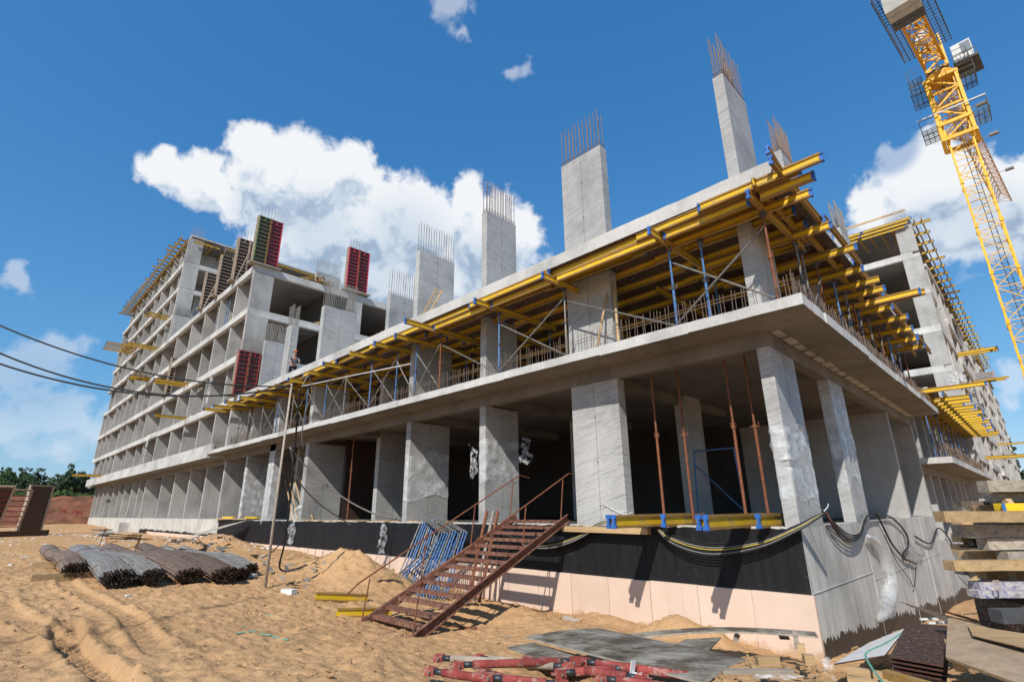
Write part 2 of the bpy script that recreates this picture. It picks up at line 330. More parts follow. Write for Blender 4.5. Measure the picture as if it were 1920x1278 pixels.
def zpt(u, v, z):
    d = Fv + Rv*(u-960)/FPX - Uv*(v-639)/FPX
    return CAM + d*(z-CAM[2])/d[2]
def ypt(u, v, y):
    d = Fv + Rv*(u-960)/FPX - Uv*(v-639)/FPX
    return CAM + d*(y-CAM[1])/d[1]
TRACKS = [((128,1150),(225,1310),.22,.13),((0,1120),(140,1212),.24,.04),((120,1085),(330,1200),.22,.03)]
def ground_h(x, y, detail=True):
    x = np.asarray(x, float); y = np.asarray(y, float)
    h = np.full(x.shape, -1.6)
    for i in range(len(CP)): h = h + SOL[i]*np.sqrt((x-cpx[i])**2 + (y-cpy[i])**2 + .04)
    far = np.clip((np.hypot(x, y)-170)/80, 0, 1); h = h*(1-far) - 1.6*far
    for mx, my, rx, ry, hh in MOUNDS:
        w = fbm(x*1.7, y*1.7, 3, 5)*.5
        g = np.exp(-(((x-mx)/rx)**2 + ((y-my)/ry)**2)*(1+w))
        h = h + hh*g*(1 + .5*fbm(x*3, y*3, 3, 9))
    near = np.exp(-(np.maximum(np.hypot(x+4, y+6)-14, 0)/25)**2)
    h = h + .16*fbm(x*.35, y*.35, 3, 1) + near*.07*fbm(x*1.7, y*1.7, 4, 2)
    if detail:
        cl = fbm(x*5, y*5, 4, 3); NZ = near*(.11*cl + .11*np.abs(fbm(x*3.2, y*3.2, 4, 17))*np.clip(.2+2.2*vnoise(x*.55, y*.55, 18), .15, 1.3) + .075*np.abs(fbm(x*9, y*9, 3, 19)) + .016*fbm(x*14, y*14, 3, 13) + .10*np.maximum(fbm(x*2.6, y*2.6, 4, 11)-.12, 0)*3*np.abs(fbm(x*11, y*11, 2, 12)))
        msk = np.zeros(x.shape)
        for a, b, wd, dp in TRACKS:
            P = zpt(*a, -1.38); Q = zpt(*b, -1.38); d = Q[:2]-P[:2]; L = np.hypot(*d); d = d/L
            s = (x-P[0])*d[0] + (y-P[1])*d[1]; t = -(x-P[0])*d[1] + (y-P[1])*d[0] + .12*np.sin(s*.7)
            inside = (s > 0) & (s < L); e = np.clip(1-np.abs(t)/wd, 0, 1); prof = np.clip(e*4, 0, 1)
            tread = np.where(np.sin(2*np.pi*(s+t*1.5)/.25) > .1, 1, 0)
            fade = np.clip(s/.8, 0, 1)*np.clip((L-s)/.8, 0, 1)*np.clip(.6+1.2*vnoise(s*.9, s*0+3, 21), 0, 1)
            msk = np.maximum(msk, np.where(inside, prof*fade, 0))
            h = h + np.where(inside, -dp*prof*fade + .055*tread*prof*fade*np.clip(.15+1.5*vnoise(x*1.6, y*1.6, 28), 0, 1)*(1 if dp > .1 else .6) + .06*np.exp(-((np.abs(t)-wd*1.25)/.10)**2)*fade*(.4+vnoise(x*6, y*6, 8)), 0)
        h = h + NZ*(1-.8*msk)
    return h
def gz(x, y): return float(ground_h(np.array([x]), np.array([y]))[0])
def axis(segs, lo, hi):
    a = []
    for p, q, st in segs: a += list(np.arange(p, q, st))
    st = segs[0][2]; v = segs[0][0]; pre = []
    while v > lo: st *= 1.16; v -= st; pre.append(v)
    st = segs[-1][2]; v = segs[-1][1]; post = [v]
    while v < hi: st *= 1.16; v += st; post.append(v)
    return np.array(pre[::-1] + a + post)
gx = axis([(-95,-40,.45),(-40,-18,.14),(-18,-9,.05),(-9,3.6,.036),(3.6,9,.3)], -2500, 2500)
gy = axis([(-22,-12.6,.3),(-12.6,-3.5,.038),(-3.5,1.2,.05),(1.2,8,.2)], -2500, 2500)
XX, YY = np.meshgrid(gx, gy); ZZ = ground_h(XX, YY)
nx, ny = len(gx), len(gy)
me = bpy.data.meshes.new('ground')
me.vertices.add(nx*ny); me.vertices.foreach_set('co', np.stack([XX, YY, ZZ], -1).astype(np.float32).ravel())
ii = (np.arange(ny-1)[:, None]*nx + np.arange(nx-1)[None, :]).ravel()
qd = np.stack([ii, ii+1, ii+nx+1, ii+nx], -1).astype(np.int32).ravel()
me.loops.add(len(qd)); me.loops.foreach_set('vertex_index', qd); me.polygons.add(len(ii))
me.polygons.foreach_set('loop_start', np.arange(0, len(qd), 4, dtype=np.int32)); me.polygons.foreach_set('use_smooth', np.ones(len(ii), bool))
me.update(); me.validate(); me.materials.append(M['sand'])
gr = np.clip((np.hypot(XX+4, YY+6)-150)/50, 0, 1)*np.clip(.5+fbm(XX*.03, YY*.03, 3, 4)*2, 0, 1)
dm = np.clip(fbm(XX*.9, YY*.9, 4, 31)*3-.55, 0, 1)*.35
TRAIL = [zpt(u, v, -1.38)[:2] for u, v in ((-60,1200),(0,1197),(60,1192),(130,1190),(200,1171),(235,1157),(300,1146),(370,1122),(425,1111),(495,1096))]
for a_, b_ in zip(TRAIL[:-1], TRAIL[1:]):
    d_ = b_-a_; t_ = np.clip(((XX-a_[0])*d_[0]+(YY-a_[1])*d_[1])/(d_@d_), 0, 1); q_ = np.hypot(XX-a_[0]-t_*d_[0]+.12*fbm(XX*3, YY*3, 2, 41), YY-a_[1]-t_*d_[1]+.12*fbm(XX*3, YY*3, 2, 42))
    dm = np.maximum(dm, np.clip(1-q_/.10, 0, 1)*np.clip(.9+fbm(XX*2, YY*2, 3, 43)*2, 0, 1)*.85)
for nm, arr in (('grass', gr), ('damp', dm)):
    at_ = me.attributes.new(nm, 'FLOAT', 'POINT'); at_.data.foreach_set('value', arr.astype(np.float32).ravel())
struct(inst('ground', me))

# red earth bank at the far left
mb = MB(); xs = np.concatenate([np.linspace(-97, -135, 70), np.linspace(-140, -240, 12)]); ys = np.linspace(-60, 40, 130)
GX, GY = np.meshgrid(xs, ys)
rise = np.clip((-100-GX + 2*fbm(GX*.1, GY*.1, 3, 3))/17, 0, 1)
BZ = -1.9 + (rise**.8)*(4.9 + 1.6*fbm(GX*.12, GY*.12, 4, 6)) + 2.0*fbm(GX*.45, GY*.45, 4, 7)*np.clip(rise*3, 0, 1)
nx2, ny2 = len(xs), len(ys)
mb.v = [tuple(q) for q in np.stack([GX, GY, BZ], -1).reshape(-1, 3)]
mb.f = [(j*nx2+i, j*nx2+nx2+i, j*nx2+nx2+i+1, j*nx2+i+1) for j in range(ny2-1) for i in range(nx2-1)]; mb.mi = [0]*len(mb.f)
struct(mb.build('earth_bank', 'red_soil', smooth=True))

# ------------------------------------------------------------------ building: low corner block
O = 1.133; O2 = 1.097; ZS = 4.156; ZT = 4.40; ZB = 3.788; ZD0 = 7.10; ZD = 7.5; ZC = 11.5
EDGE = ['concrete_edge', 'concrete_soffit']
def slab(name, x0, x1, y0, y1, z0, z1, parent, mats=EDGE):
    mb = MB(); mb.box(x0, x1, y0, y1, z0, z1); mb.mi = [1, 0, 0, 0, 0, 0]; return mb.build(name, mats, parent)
def boxo(name, x0, x1, y0, y1, z0, z1, mat, parent): return MB().box(x0, x1, y0, y1, z0, z1).build(name, mat, parent)
def cage(x0, x1, y0, y1, z, h, sp=.15, r=.013, rag=.03, hoops=2):
    mb = MB(); pts = []
    lx, ly = x1-x0, y1-y0; ins = .045
    if ly >= lx:
        n = max(2, int(ly/sp)+1)
        for i in range(n):
            y = y0+ins+(ly-2*ins)*i/(n-1); pts += [(x0+ins, y), (x1-ins, y)]
    else:
        n = max(2, int(lx/sp)+1)
        for i in range(n):
            x = x0+ins+(lx-2*ins)*i/(n-1); pts += [(x, y0+ins), (x, y1-ins)]
    for x, y in pts:
        hh = h + ru(-rag, rag); lean = (ru(-.02, .02), ru(-.02, .02))
        mb.tube([(x, y, z-.05), (x+lean[0], y+lean[1], z+hh)], r, 5)
    for k_ in range(hoops):
        zz = z + .06 + .09*k_; e = ins-.016
        c4 = [(x0+e, y0+e, zz), (x1-e, y0+e, zz), (x1-e, y1-e, zz), (x0+e, y1-e, zz)]
        for i in range(4): mb.tube([c4[i], c4[(i+1) % 4]], .009, 4)
    return mb
blk = thing('unfinished_building', 'low concrete corner block with two open floors and tall columns standing on its roof', 'building', (-17, 8, 0))
MI = Matrix.Translation((17, -8, 0))
def P(o): o.matrix_local = MI; return o       # keep world coordinates under the building's origin
P(slab('floor_slab', -36, -.3, .3, 17, -.25, 0.0, blk, ['concrete_inner_shaded', 'concrete_soffit'])); 
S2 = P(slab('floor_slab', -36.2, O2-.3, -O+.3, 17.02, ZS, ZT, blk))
def edge_strip(name, axis_, a0, a1, o0, o1, z0, z1, parent, seg=(1.1, 2.5), amp=.022):   # slab rim cast in form lengths
    cuts = [a0]; 
    while cuts[-1] < a1-seg[1]: cuts.append(cuts[-1]+ru(*seg))
    cuts.append(a1); mb = MB(); ring = []; sg = 1 if o1 > o0 else -1
    for p_, q_ in zip(cuts[:-1], cuts[1:]):
        d = ru(-amp, amp*.4)*sg; zb_ = ru(-.006, amp*.9); zt_ = ru(-.004, .010); n = max(2, int((q_-p_)/.25))
        for k_ in range(n+1):
            a = p_+(q_-p_)*k_/n; e = ru(-.006, .004)*sg; e2 = -abs(ru(0, .02))*sg if random.random() < .14 else 0
            ring.append((a, [(o0, z0), (o1+d+e, z0+zb_+ru(-.003, .003)), (o1+d+e+e2, z1+zt_+ru(-.008, .006)), (o0, z1)]))
    for a, sec in ring:
        for o_, z_ in sec: mb.v.append((a, o_, z_) if axis_ == 'x' else (o_, a, z_))
    for i in range(len(ring)-1):
        for j in range(4):
            mb.f.append((4*i+j, 4*i+(j+1) % 4, 4*i+4+(j+1) % 4, 4*i+4+j)); mb.mi.append(1 if j == 0 else 0)
    k_ = 4*(len(ring)-1); mb.f += [(3, 2, 1, 0), (k_, k_+1, k_+2, k_+3)]; mb.mi += [0, 0]
    return P(mb.build(name, EDGE, parent))
edge_strip('slab_edge', 'x', -36.2, O2, -O+.3, -O, ZS, ZT, blk); edge_strip('slab_edge', 'y', -O+.301, 17.02, O2-.3, O2, ZS, ZT, blk)
S3 = P(slab('floor_slab', -33.2, .72, -.9, 17.0, ZD0, ZD, blk)); edge_strip('slab_edge', 'x', -33.2, 1.02, -.9, -1.2, ZD0, ZD, blk, (1.5, 3.5), .03); edge_strip('slab_edge', 'y', -.899, 17.0, .72, 1.02, ZD0, ZD, blk, (1.5, 3.5), .03)
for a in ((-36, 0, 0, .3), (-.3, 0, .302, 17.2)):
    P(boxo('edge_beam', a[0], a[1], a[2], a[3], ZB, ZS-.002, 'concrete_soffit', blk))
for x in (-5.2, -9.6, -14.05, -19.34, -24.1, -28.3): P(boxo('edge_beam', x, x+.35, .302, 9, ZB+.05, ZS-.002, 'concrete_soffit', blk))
for i in range(22):
    y = .15+i*.75; mb = MB(); mb.box(.03, .03+ru(.14, .2), y, y+ru(.45, .6), ZS-.02-ru(0, .015), ZS-.001)
    P(mb.build('soffit_strip', 'concrete_edge', blk))
for i in range(26):
    x = -.6-i*1.35; mb = MB(); mb.box(x, x-ru(.7, 1.2), -.12-ru(0, .05), -.02, ZS-.015, ZS-.001)
    P(mb.build('soffit_strip', 'concrete_soffit', blk))
# columns: footprint x0,x1,y0,y1 ; floors ; wrap
COLS = [(-.286,0,0,1.553),(-5.629,-4.026,0,.33),(-9.68,-9.379,0,1.593),(-14.107,-13.81,0,1.966),(-19.28,-18.95,1.75,3.6),(-23.35,-22.95,0,2.0),(-28.15,-27.35,0,.45),(-31.9,-31.6,0,1.6),(-.286,0,4.42,5.82),(-5.0,-4.6,5.0,6.2),(-10.5,-10,6,7)]
TOPS = {0:(ZC,1.45),1:(ZC,1.45),2:(ZC,1.45),3:(ZC,1.45),4:(ZC,1.5),5:(ZC,1.7),6:(ZC,1.4),7:(ZC,1.3),8:(ZC,1.4)}
for i, (x0, x1, y0, y1) in enumerate(COLS):
    P(boxo('column', x0, x1, y0, y1, 0.0, ZB-.002 if i in (0,1,2,3,5,7,8) else ZS-.004, 'concrete_column', blk))
    P(boxo('column', x0, x1, y0, y1, ZT, ZD0-.002, 'concrete_column', blk))
    if i in TOPS:
        z, h = TOPS[i]
        col = P(boxo('column', x0, x1, y0, y1, ZD, z, 'concrete_column', blk))
        cage(x0, x1, y0, y1, z, h, .15 if i < 5 else .11).build('starter_bars', 'rebar_steel' if i in (0, 1, 2, 8) else 'rebar_grey', col)
# wall piers on the right facade
for (y0, y1, dx) in ((11.85, 12.15, 5.5), (16.9, 17.2, 6)):
    P(boxo('wall', -dx, 0, y0, y1, 0, ZB-.002, 'concrete_wall', blk)); P(boxo('wall', -dx*.4, 0, y0, y1, ZT, ZD0-.002, 'concrete_wall', blk))
col = P(boxo('column', -.286, 0, 11.4, 13.0, ZD, ZC, 'concrete_column', blk)); cage(-.286, 0, 11.4, 13, ZC, 1.4).build('starter_bars', 'rebar_grey', col)
# inner partitions that close the dark interior
P(boxo('wall', -36, -7, 13, 13.25, 0, ZS-.004, 'concrete_inner_shaded', blk)); P(boxo('wall', -7.25, -7, 13.25, 16.8, 0, ZS-.004, 'concrete_inner_shaded', blk))
P(boxo('wall', -33, -5, 9, 9.25, ZT, ZD0-.004, 'concrete_inner_shaded', blk)); P(boxo('wall', -5.25, -5, 9.25, 17, ZT, ZD0-.004, 'concrete_inner_shaded', blk))
P(boxo('wall', -27.2, -26.9, 1.2, 5, 0, ZS-.004, 'concrete_wall', blk)); P(boxo('wall', -23.3, -23.0, 2.2, 6, 0, ZS-.004, 'ply_face', blk))
P(boxo('wall', -35.95, -35.7, 0, 5, 0, ZB-.002, 'concrete_wall', blk)); P(boxo('wall', -33, -32.75, .4, 5, ZT, ZD0-.004, 'concrete_wall', blk))
# plinth, bitumen, insulation
P(boxo('plinth_wall', -36, 0, 0, .3, -3.2, -.004, 'concrete_plinth', blk)); P(boxo('plinth_wall', -.3, 0, .302, 17.2, -5, -.006, 'concrete_plinth', blk))
def jag(axis_, a0, a1, zb, zt, amp, off_, step=.11, ragged=True):       # coating sheet with a brushed ragged upper (or lower) edge
    mb = MB(); n = int(abs(a1-a0)/step); vs = []
    for i in range(n+1):
        t = i/n; a = a0+(a1-a0)*t; top = (zt(t) if callable(zt) else zt); bot = (zb(t) if callable(zb) else zb)
        rg = amp*(fbm(np.array([a*.8]), np.array([3.]), 3, 4)[0]*2 + (ru(-.5, .5)*.8))
        if ragged == 'low': bot += rg
        elif ragged: top += rg
        for zz in (bot, top):
            vs.append((a, off_, zz) if axis_ == 'x' else (off_, a, zz))
    fs = [(2*i, 2*i+2, 2*i+3, 2*i+1) for i in range(n)]
    return mb.add(vs, fs)
P(jag('x', -35.3, -.004, -1.30, -.045, .03, -.006).build('bitumen_coating', 'bitumen', blk))
P(jag('y', .02, 17.15, -5, lambda t: -2.08-.95*t, .22, .006, .09).build('bitumen_coating', 'bitumen_brown', blk))
mb = MB()
for y, z0, z1 in ((4.95, -3.4, -.02), (9.6, -3.4, -.02), (13.4, -3.6, -.02)): mb.box(0, .012, y, y+.03, z0, z1)
mb.box(0, .014, .05, 4.93, -1.235, -1.215); mb.box(0, .012, 5.0, 17, -1.42, -1.405)
P(mb.build('pour_joint', 'concrete_edge', blk))
x = .055; i = 0
while x > -35:
    w = min(.6 if x < -12 else 1.18, x+35.2); P(boxo('insulation_panel', x-w+.012, x, -.10+ru(-.014, .008), -.008, -3.0, -1.235-ru(0, .02)-(.0 if x > -10 else 0), 'insulation', blk)); x -= w; i += 1
mb = MB()
for i in range(7):
    for j in range(5): mb.box(-21.6+i*.75, -21.6+i*.75+.06, -.108, -.101, -1.3-j*.085, -1.345-j*.085)
P(mb.build('drain_hole', 'cable_black', blk))
mb = MB(); n = 24
for i in range(n):
    y0 = .1+i*.72; z = -2.42-.045*y0*1.6; mb.box(.008, .30, y0, y0+.715, z-.12, z)
P(mb.build('footing_ledge', 'concrete_edge', blk))
for x in (-3.6, -8.1, -12.9, -17.4, -22.2, -27.1, -31.5):
    mb = MB(); n = 12
    for i in range(n+1):
        z = -1.295+1.24*i/n; w = .05+ru(-.008, .008); mb.v += [(x-w, -.0085, z), (x+w*.5, -.0085-ru(.001, .006), z)]
    mb.f = [(2*i, 2*i+1, 2*i+3, 2*i+2) for i in range(n)]; mb.mi = [0]*n; P(mb.build('membrane_lap', 'bitumen', blk))
for i, (x0, x1, y0, y1) in enumerate(COLS[:9]):
    for z0, z1 in ((0, ZB), (ZT, ZD0), (ZD, ZC)):
        if z0 == ZD and i not in TOPS: continue
        wide = (x1-x0) > (y1-y0)
        mb = MB(); c = (x0+x1)/2 if wide else (y0+y1)/2
        if wide: mb.box(c-.008, c+.008, y0-.0025, y0, z0+.02, z1-.02)
        else: mb.box(x1, x1+.0025, c-.008, c+.008, z0+.02, z1-.02)
        P(mb.build('form_joint', 'concrete_soffit', blk))
        for q in (.12, .42, .74, .93):
            z = z0+(z1-z0)*q; mb = MB(); ring = [(.022*math.cos(a), .022*math.sin(a)) for a in [k_*math.pi/4 for k_ in range(8)]]
            mb.add([(c+a, y0-.004, z+b) if wide else (x1+.004, c+a, z+b) for a, b in ring], [tuple(range(8)) if not wide else tuple(range(8))]); P(mb.build('tie_hole', 'rebar_end', blk))
# edge reinforcement standing along slab edges
def edge_bars(p, q, z, n, name, parent, h=(.52, .66), mat='rebar_steel', rails=(.33, .42)):
    mb = MB(); p = Vector(p); q = Vector(q); d = (q-p).normalized(); w = Vector((-d.y, d.x, 0))
    for i in range(n):
        c = p.lerp(q, (i+ru(-.2, .2))/max(1, n-1)); hh = ru(*h)
        for sgn in (-1, 1):
            b = c + d*.035*sgn + w*ru(-.03, .03); mb.tube([b+Vector((0, 0, -.04)), b+Vector((ru(-.03, .03), ru(-.03, .03), hh*ru(.93, 1.05)))], .0075, 4)
    for rz in rails:
        k_ = 24; pts = [p.lerp(q, i/k_)+Vector((ru(-.01, .01), ru(-.01, .01), rz+ru(-.025, .025))) for i in range(k_+1)]
        mb.tube(pts, .0075, 4)
    return mb.build(name, mat, parent)
edge_bars((-35.8, -.92, ZT), (.82, -.92, ZT), ZT, 165, 'edge_bars', S2); edge_bars((.90, -.9, ZT), (.90, 16.9, ZT), ZT, 120, 'edge_bars', S2)
for i in range(56): MB().tube([(-6.4-i*.47, -1.0, ZD-.03), (-6.4-i*.47+ru(-.03, .03), -1.0, ZD+ru(.1, .2))], .0085, 4).build('rebar_stub', 'rebar_grey', S3)

# second, lower block on the right
rb = thing('unfinished_building', 'lower concrete block stepping down beyond the corner block under a row of yellow beams', 'building', (-8, 28, -2)); MI = Matrix.Translation((8, -28, 2))
R2 = P(slab('floor_slab', -12, O2, 17.24, 39.5, 2.14, 2.40, rb)); P(slab('floor_slab', -12, -.3, 17.24, 39.5, -2.4, -2.15, rb)); R3 = P(slab('floor_slab', -12, .9, 17.24, 36.0, 5.25, 5.45, rb))
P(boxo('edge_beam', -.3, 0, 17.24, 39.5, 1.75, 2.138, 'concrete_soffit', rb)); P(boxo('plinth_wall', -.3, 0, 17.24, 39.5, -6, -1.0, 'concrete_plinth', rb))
P(jag('y', 17.25, 39, -6, lambda t: -2.95-1.0*t, .2, .006, .12).build('bitumen_coating', 'bitumen_brown', rb))
for i in range(8):
    y = 19.0+i*2.65
    P(boxo('wall', -4.5, 0, y, y+.3, -1.0, 1.748, 'concrete_wall', rb)); P(boxo('wall', -2.2, -.1, y, y+.3, 2.40, 5.248, 'concrete_wall', rb))
P(boxo('wall', -12, -6, 17.25, 17.5, 2.4, 5.24, 'concrete_wall', rb)); P(boxo('wall', -6.3, -6, 17.5, 39, -2, 5.24, 'concrete_wall', rb))
edge_bars((.92, 17.4, 2.4), (.92, 35.8, 2.4), 2.4, 95, 'edge_bars', R2, (.55, .8)); edge_bars((-2.4, 17.4, 2.4), (.9, 17.4, 2.4), 2.4, 14, 'edge_bars', R2, (.55, .8))

# ------------------------------------------------------------------ left wings
WX = [-36.2,-39.9,-43.95,-47.8,-52.7,-56.2,-59.3,-62.5,-65.7,-68.9,-72.2,-75.2,-78.4,-81.8,-85.2,-88.0]
GX_ = [-35.95,-39.9,-43.9,-48.3,-52.6,-58.8,-61.5,-65.0,-68.6,-71.6,-75.3,-79.0,-81.8,-85.3,-88.3]
def wing(root, x0, x1, levels, zbase, walls, depth=4.6, notch=()):
    lo = zbase
    for li, zt in enumerate(levels):
        zu = zt-.22
        # slab edge in lengths that step in and out a little
        cuts = sorted([x for x in walls if x0 < x < x1 and walls.index(x) % 2 == (li % 2)] + [x0, x1])
        for a, b in zip(cuts[:-1], cuts[1:]):
            j = ru(-.02, .0) if li % 2 else ru(-.03, .06)
            P(slab('floor_slab', a+.004, b-.004, -O+j, 15, zu, zt, root)); P(boxo('edge_beam', a+.03, b-.03, -O+j-.005, -.86, zt-.44-ru(0, .04), zu-.002, 'concrete_edge', root))
        for x in walls:
            if not (x0-.1 <= x <= x1-.3): continue
            fy = -1.03 if hash((int(x*10), li)) % 4 else -.75
            P(boxo('wall', x, x+(.2 if li % 2 else .24), fy, (.35 if x > -37 else .9) if (x > -41 and li > 0) else ((.3 if x > -60 else depth) if (x0 < -80 and li > 3) else depth), lo, zu-.003, 'concrete_wall', root))
        for x in [w+ru(1.1, 1.9) for w in walls if x0-.1 <= w <= x1-3]:
            if x < -41 and random.random() < .45: P(boxo('wall', x, x+.16, ru(-.3, 1.2), depth, lo, zu-.003, 'concrete_wall', root))
        P(boxo('back_wall', x0+.3, x1-.35, depth+.01, depth+.2, lo, zu-.003, 'concrete_inner_shaded', root))
        lo = zt
lw = thing('unfinished_building', 'long grey concrete wing of open wall bays with steel column forms along its roof', 'building', (-60, 6, 0)); MI = Matrix.Translation((60, -6, 0))
# common base storey
P(slab('floor_slab', -88.8, -36.21, -O, 15, 3.95, ZT, lw)); P(boxo('parapet', -88.8, -35.62, -O+.02, -.92, ZT+.001, 4.84, 'concrete_edge', lw))
P(boxo('edge_beam', -88.5, -36.02, 0, .3, 3.6, 3.948, 'concrete_soffit', lw)); P(slab('floor_slab', -88.4, -36.01, .3, 15, -.25, 0, lw))
for i, x in enumerate(GX_[1:]):
    P(boxo('wall', x, x+.24, 0 if i % 3 else .02, 5.2, 0, 3.598, 'concrete_wall', lw))
    if i % 3 == 1: P(boxo('wall', x+1.5, x+1.68, ru(.6, 1.8), 5.2, 0, 3.948, 'concrete_wall', lw))
P(boxo('back_wall', -88.4, -36.02, 5.21, 5.4, 0, 3.948, 'concrete_wall', lw))
P(boxo('plinth_wall', -88.5, -36.01, -.012, .3, -2.8, -.006, 'concrete_plinth', lw)); 
P(jag('x', -57.5, -36.0, -1.5, -.93, .10, -.019, .12).build('bitumen_coating', 'bitumen', lw))
x = -36
while x > -54: P(boxo('insulation_panel', x-.595, x, -.12, -.02, -2.6, -1.08-ru(0, .02), 'insulation', lw)); x -= .6
P(boxo('plinth_block', -64.4, -62.4, -.8, -.02, -2, -.42, 'concrete_edge', lw))
wing(lw, -56.0, -32.5, [7.5, 10.55, 13.85, 17.12], ZT, [x for x in WX if x > -56.5])
# end wall facing the camera side
LV = [ZT, 7.5, 10.55, 13.85, 17.12]
for a, b in zip(LV[:-1], LV[1:]):
    P(boxo('end_pier', -32.8, -32.5, -1.12, .27, a, b-.225, 'concrete_wall', lw)); P(boxo('end_pier', -32.8, -32.5, 6.1, 7.35, a, b-.225, 'concrete_wall', lw))
    P(boxo('end_pier', -32.8, -32.5, 12, 15, a, b-.225, 'concrete_wall', lw)); P(boxo('edge_beam', -32.79, -32.494, -1.0, 15, b-.5, b-.226, 'concrete_edge', lw))
    P(boxo('back_wall', -40, -39.8, 4.81, 15, a, b-.225, 'concrete_inner_shaded', lw))
hw = thing('unfinished_building', 'tall eight storey concrete wing at the far left crowned by a fringe of yellow beams', 'building', (-72, 6, 0)); MI = Matrix.Translation((72, -6, 0))
LH = [7.5, 10.55, 13.85, 17.12, 20.0, 23.0, 26.0]
wing(hw, -88.3, -56.05, LH, ZT, [x for x in WX if x < -56.0])
for a, b in zip([17.12]+LH[4:], LH[4:]+[29.0]):
    P(boxo('end_pier', -56.35, -56.02, -1.12, .3, a, b-.225, 'concrete_wall', hw)); P(boxo('end_pier', -56.35, -56.02, 5.5, 7, a, b-.225, 'concrete_wall', hw))
    P(boxo('edge_beam', -56.33, -56.03, -1.0, 15, b-.48, b-.226, 'concrete_edge', hw)) if b < 28 else None
    P(boxo('back_wall', -60, -59.8, 4.81, 15, a, b-.225, 'concrete_wall', hw))
for x in WX[6:-1]:
    c0 = P(boxo('wall', x, x+.25, -.95, 3.4, 26.0, 28.7, 'concrete_wall', hw))
RS = P(slab('roof_slab', -88, -56.1, -.9, 15, 29.05, 29.25, hw))
cage(-57.4, -56.2, -.9, .3, 29.25, 1.2, .12, .012).build('starter_bars', 'rebar_grey', RS)

# ------------------------------------------------------------------ right tower
rt = thing('unfinished_building', 'tall concrete wing at the right with an open end wall and a long stepped facade', 'building', (-8, 85, -3)); MI = Matrix.Translation((8, -85, 3))
TX = .8; RL = [.9, 4.0, 7.1, 10.2, 13.25, 16.3, 19.4]
ya, yb = 36.2, 128
mb_w = 0
for li in range(1, len(RL)):
    a, b = RL[li-1], RL[li]; zu = b-.2
    y = ya; seg = 0
    while y < yb:
        ln = 6.6 if seg % 2 else 3.3; y2 = min(y+ln, yb); j = .0 if (seg+li) % 3 else -.45
        P(slab('floor_slab', -14, TX+j, y+.004, y2-.004, zu, b, rt)); P(boxo('edge_beam', TX+j-.25, TX+j+.005, y+.02, y2-.02, b-.5, zu-.002, 'concrete_edge', rt)); y = y2; seg += 1
    n = int((yb-ya)/3.3)
    for i in range(n):
        yy = ya + i*3.3; w = .3 if i else 1.0
        if i == 0: P(boxo('end_pier', -.36, TX-.004, ya+.01, ya+.35, a, zu-.003, 'concrete_wall', rt)); P(boxo('end_pier', -6.2, -3.55, ya+.02, ya+.35, a, zu-.003, 'concrete_wall', rt)); continue
        if i < 4: P(boxo('wall', -.5, TX-.06, yy, yy+.25, a, zu-.003, 'concrete_wall', rt))
        elif li in (2, 3, 4, 5, 6) or i % 2 == 0: P(boxo('wall', -4.2, TX-.06-(.4 if (i+li) % 3 == 0 else 0), yy, yy+.25, a, zu-.003, 'concrete_wall', rt))
        if (i*7+li*3) % 5 == 0 and i < 22 and li > 1: P(boxo('infill_wall', TX-.6, TX-.4, yy+.26, yy+1.7, a, zu-.003, 'concrete_wall', rt))
    P(boxo('back_wall', -6.4, -6.21, ya+.36, ya+12.8, a, zu-.003, 'concrete_inner_shaded', rt)); P(boxo('back_wall', -4.4, -4.21, ya+13.2, yb, a, zu-.003, 'concrete_inner_shaded', rt)); P(boxo('back_wall', -6.2, -.2, ya+12.85, ya+13.1, a, zu-.003, 'concrete_inner_shaded', rt)); P(boxo('edge_beam', -13.9, TX-.02, ya-.004, ya+.3, b-.5, zu-.002, 'concrete_edge', rt)) if b < 30 else None
P(boxo('end_pier', -.36, TX-.02, ya+.01, ya+.35, 19.4, 22.0, 'concrete_wall', rt)); RS = P(slab('roof_slab', -13, .7, ya+.1, yb-2, 22.25, 22.45, rt))
cage(-.9, .5, ya+.3, ya+1.3, 22.45, 1.0, .16, .012).build('starter_bars', 'rebar_grey', RS)
P(boxo('plinth_wall', -8, TX-.1, 39.6, yb, -6, .7, 'concrete_plinth', rt))
for i in range(8): P(boxo('wall', -3, TX-.1, 42+i*5, 42.3+i*5, .7, 3.8, 'concrete_wall', rt))
bal = P(boxo('balustrade', -6, .62, ya+.5, ya+.56, 23.2, 23.36, 'timber', rt))

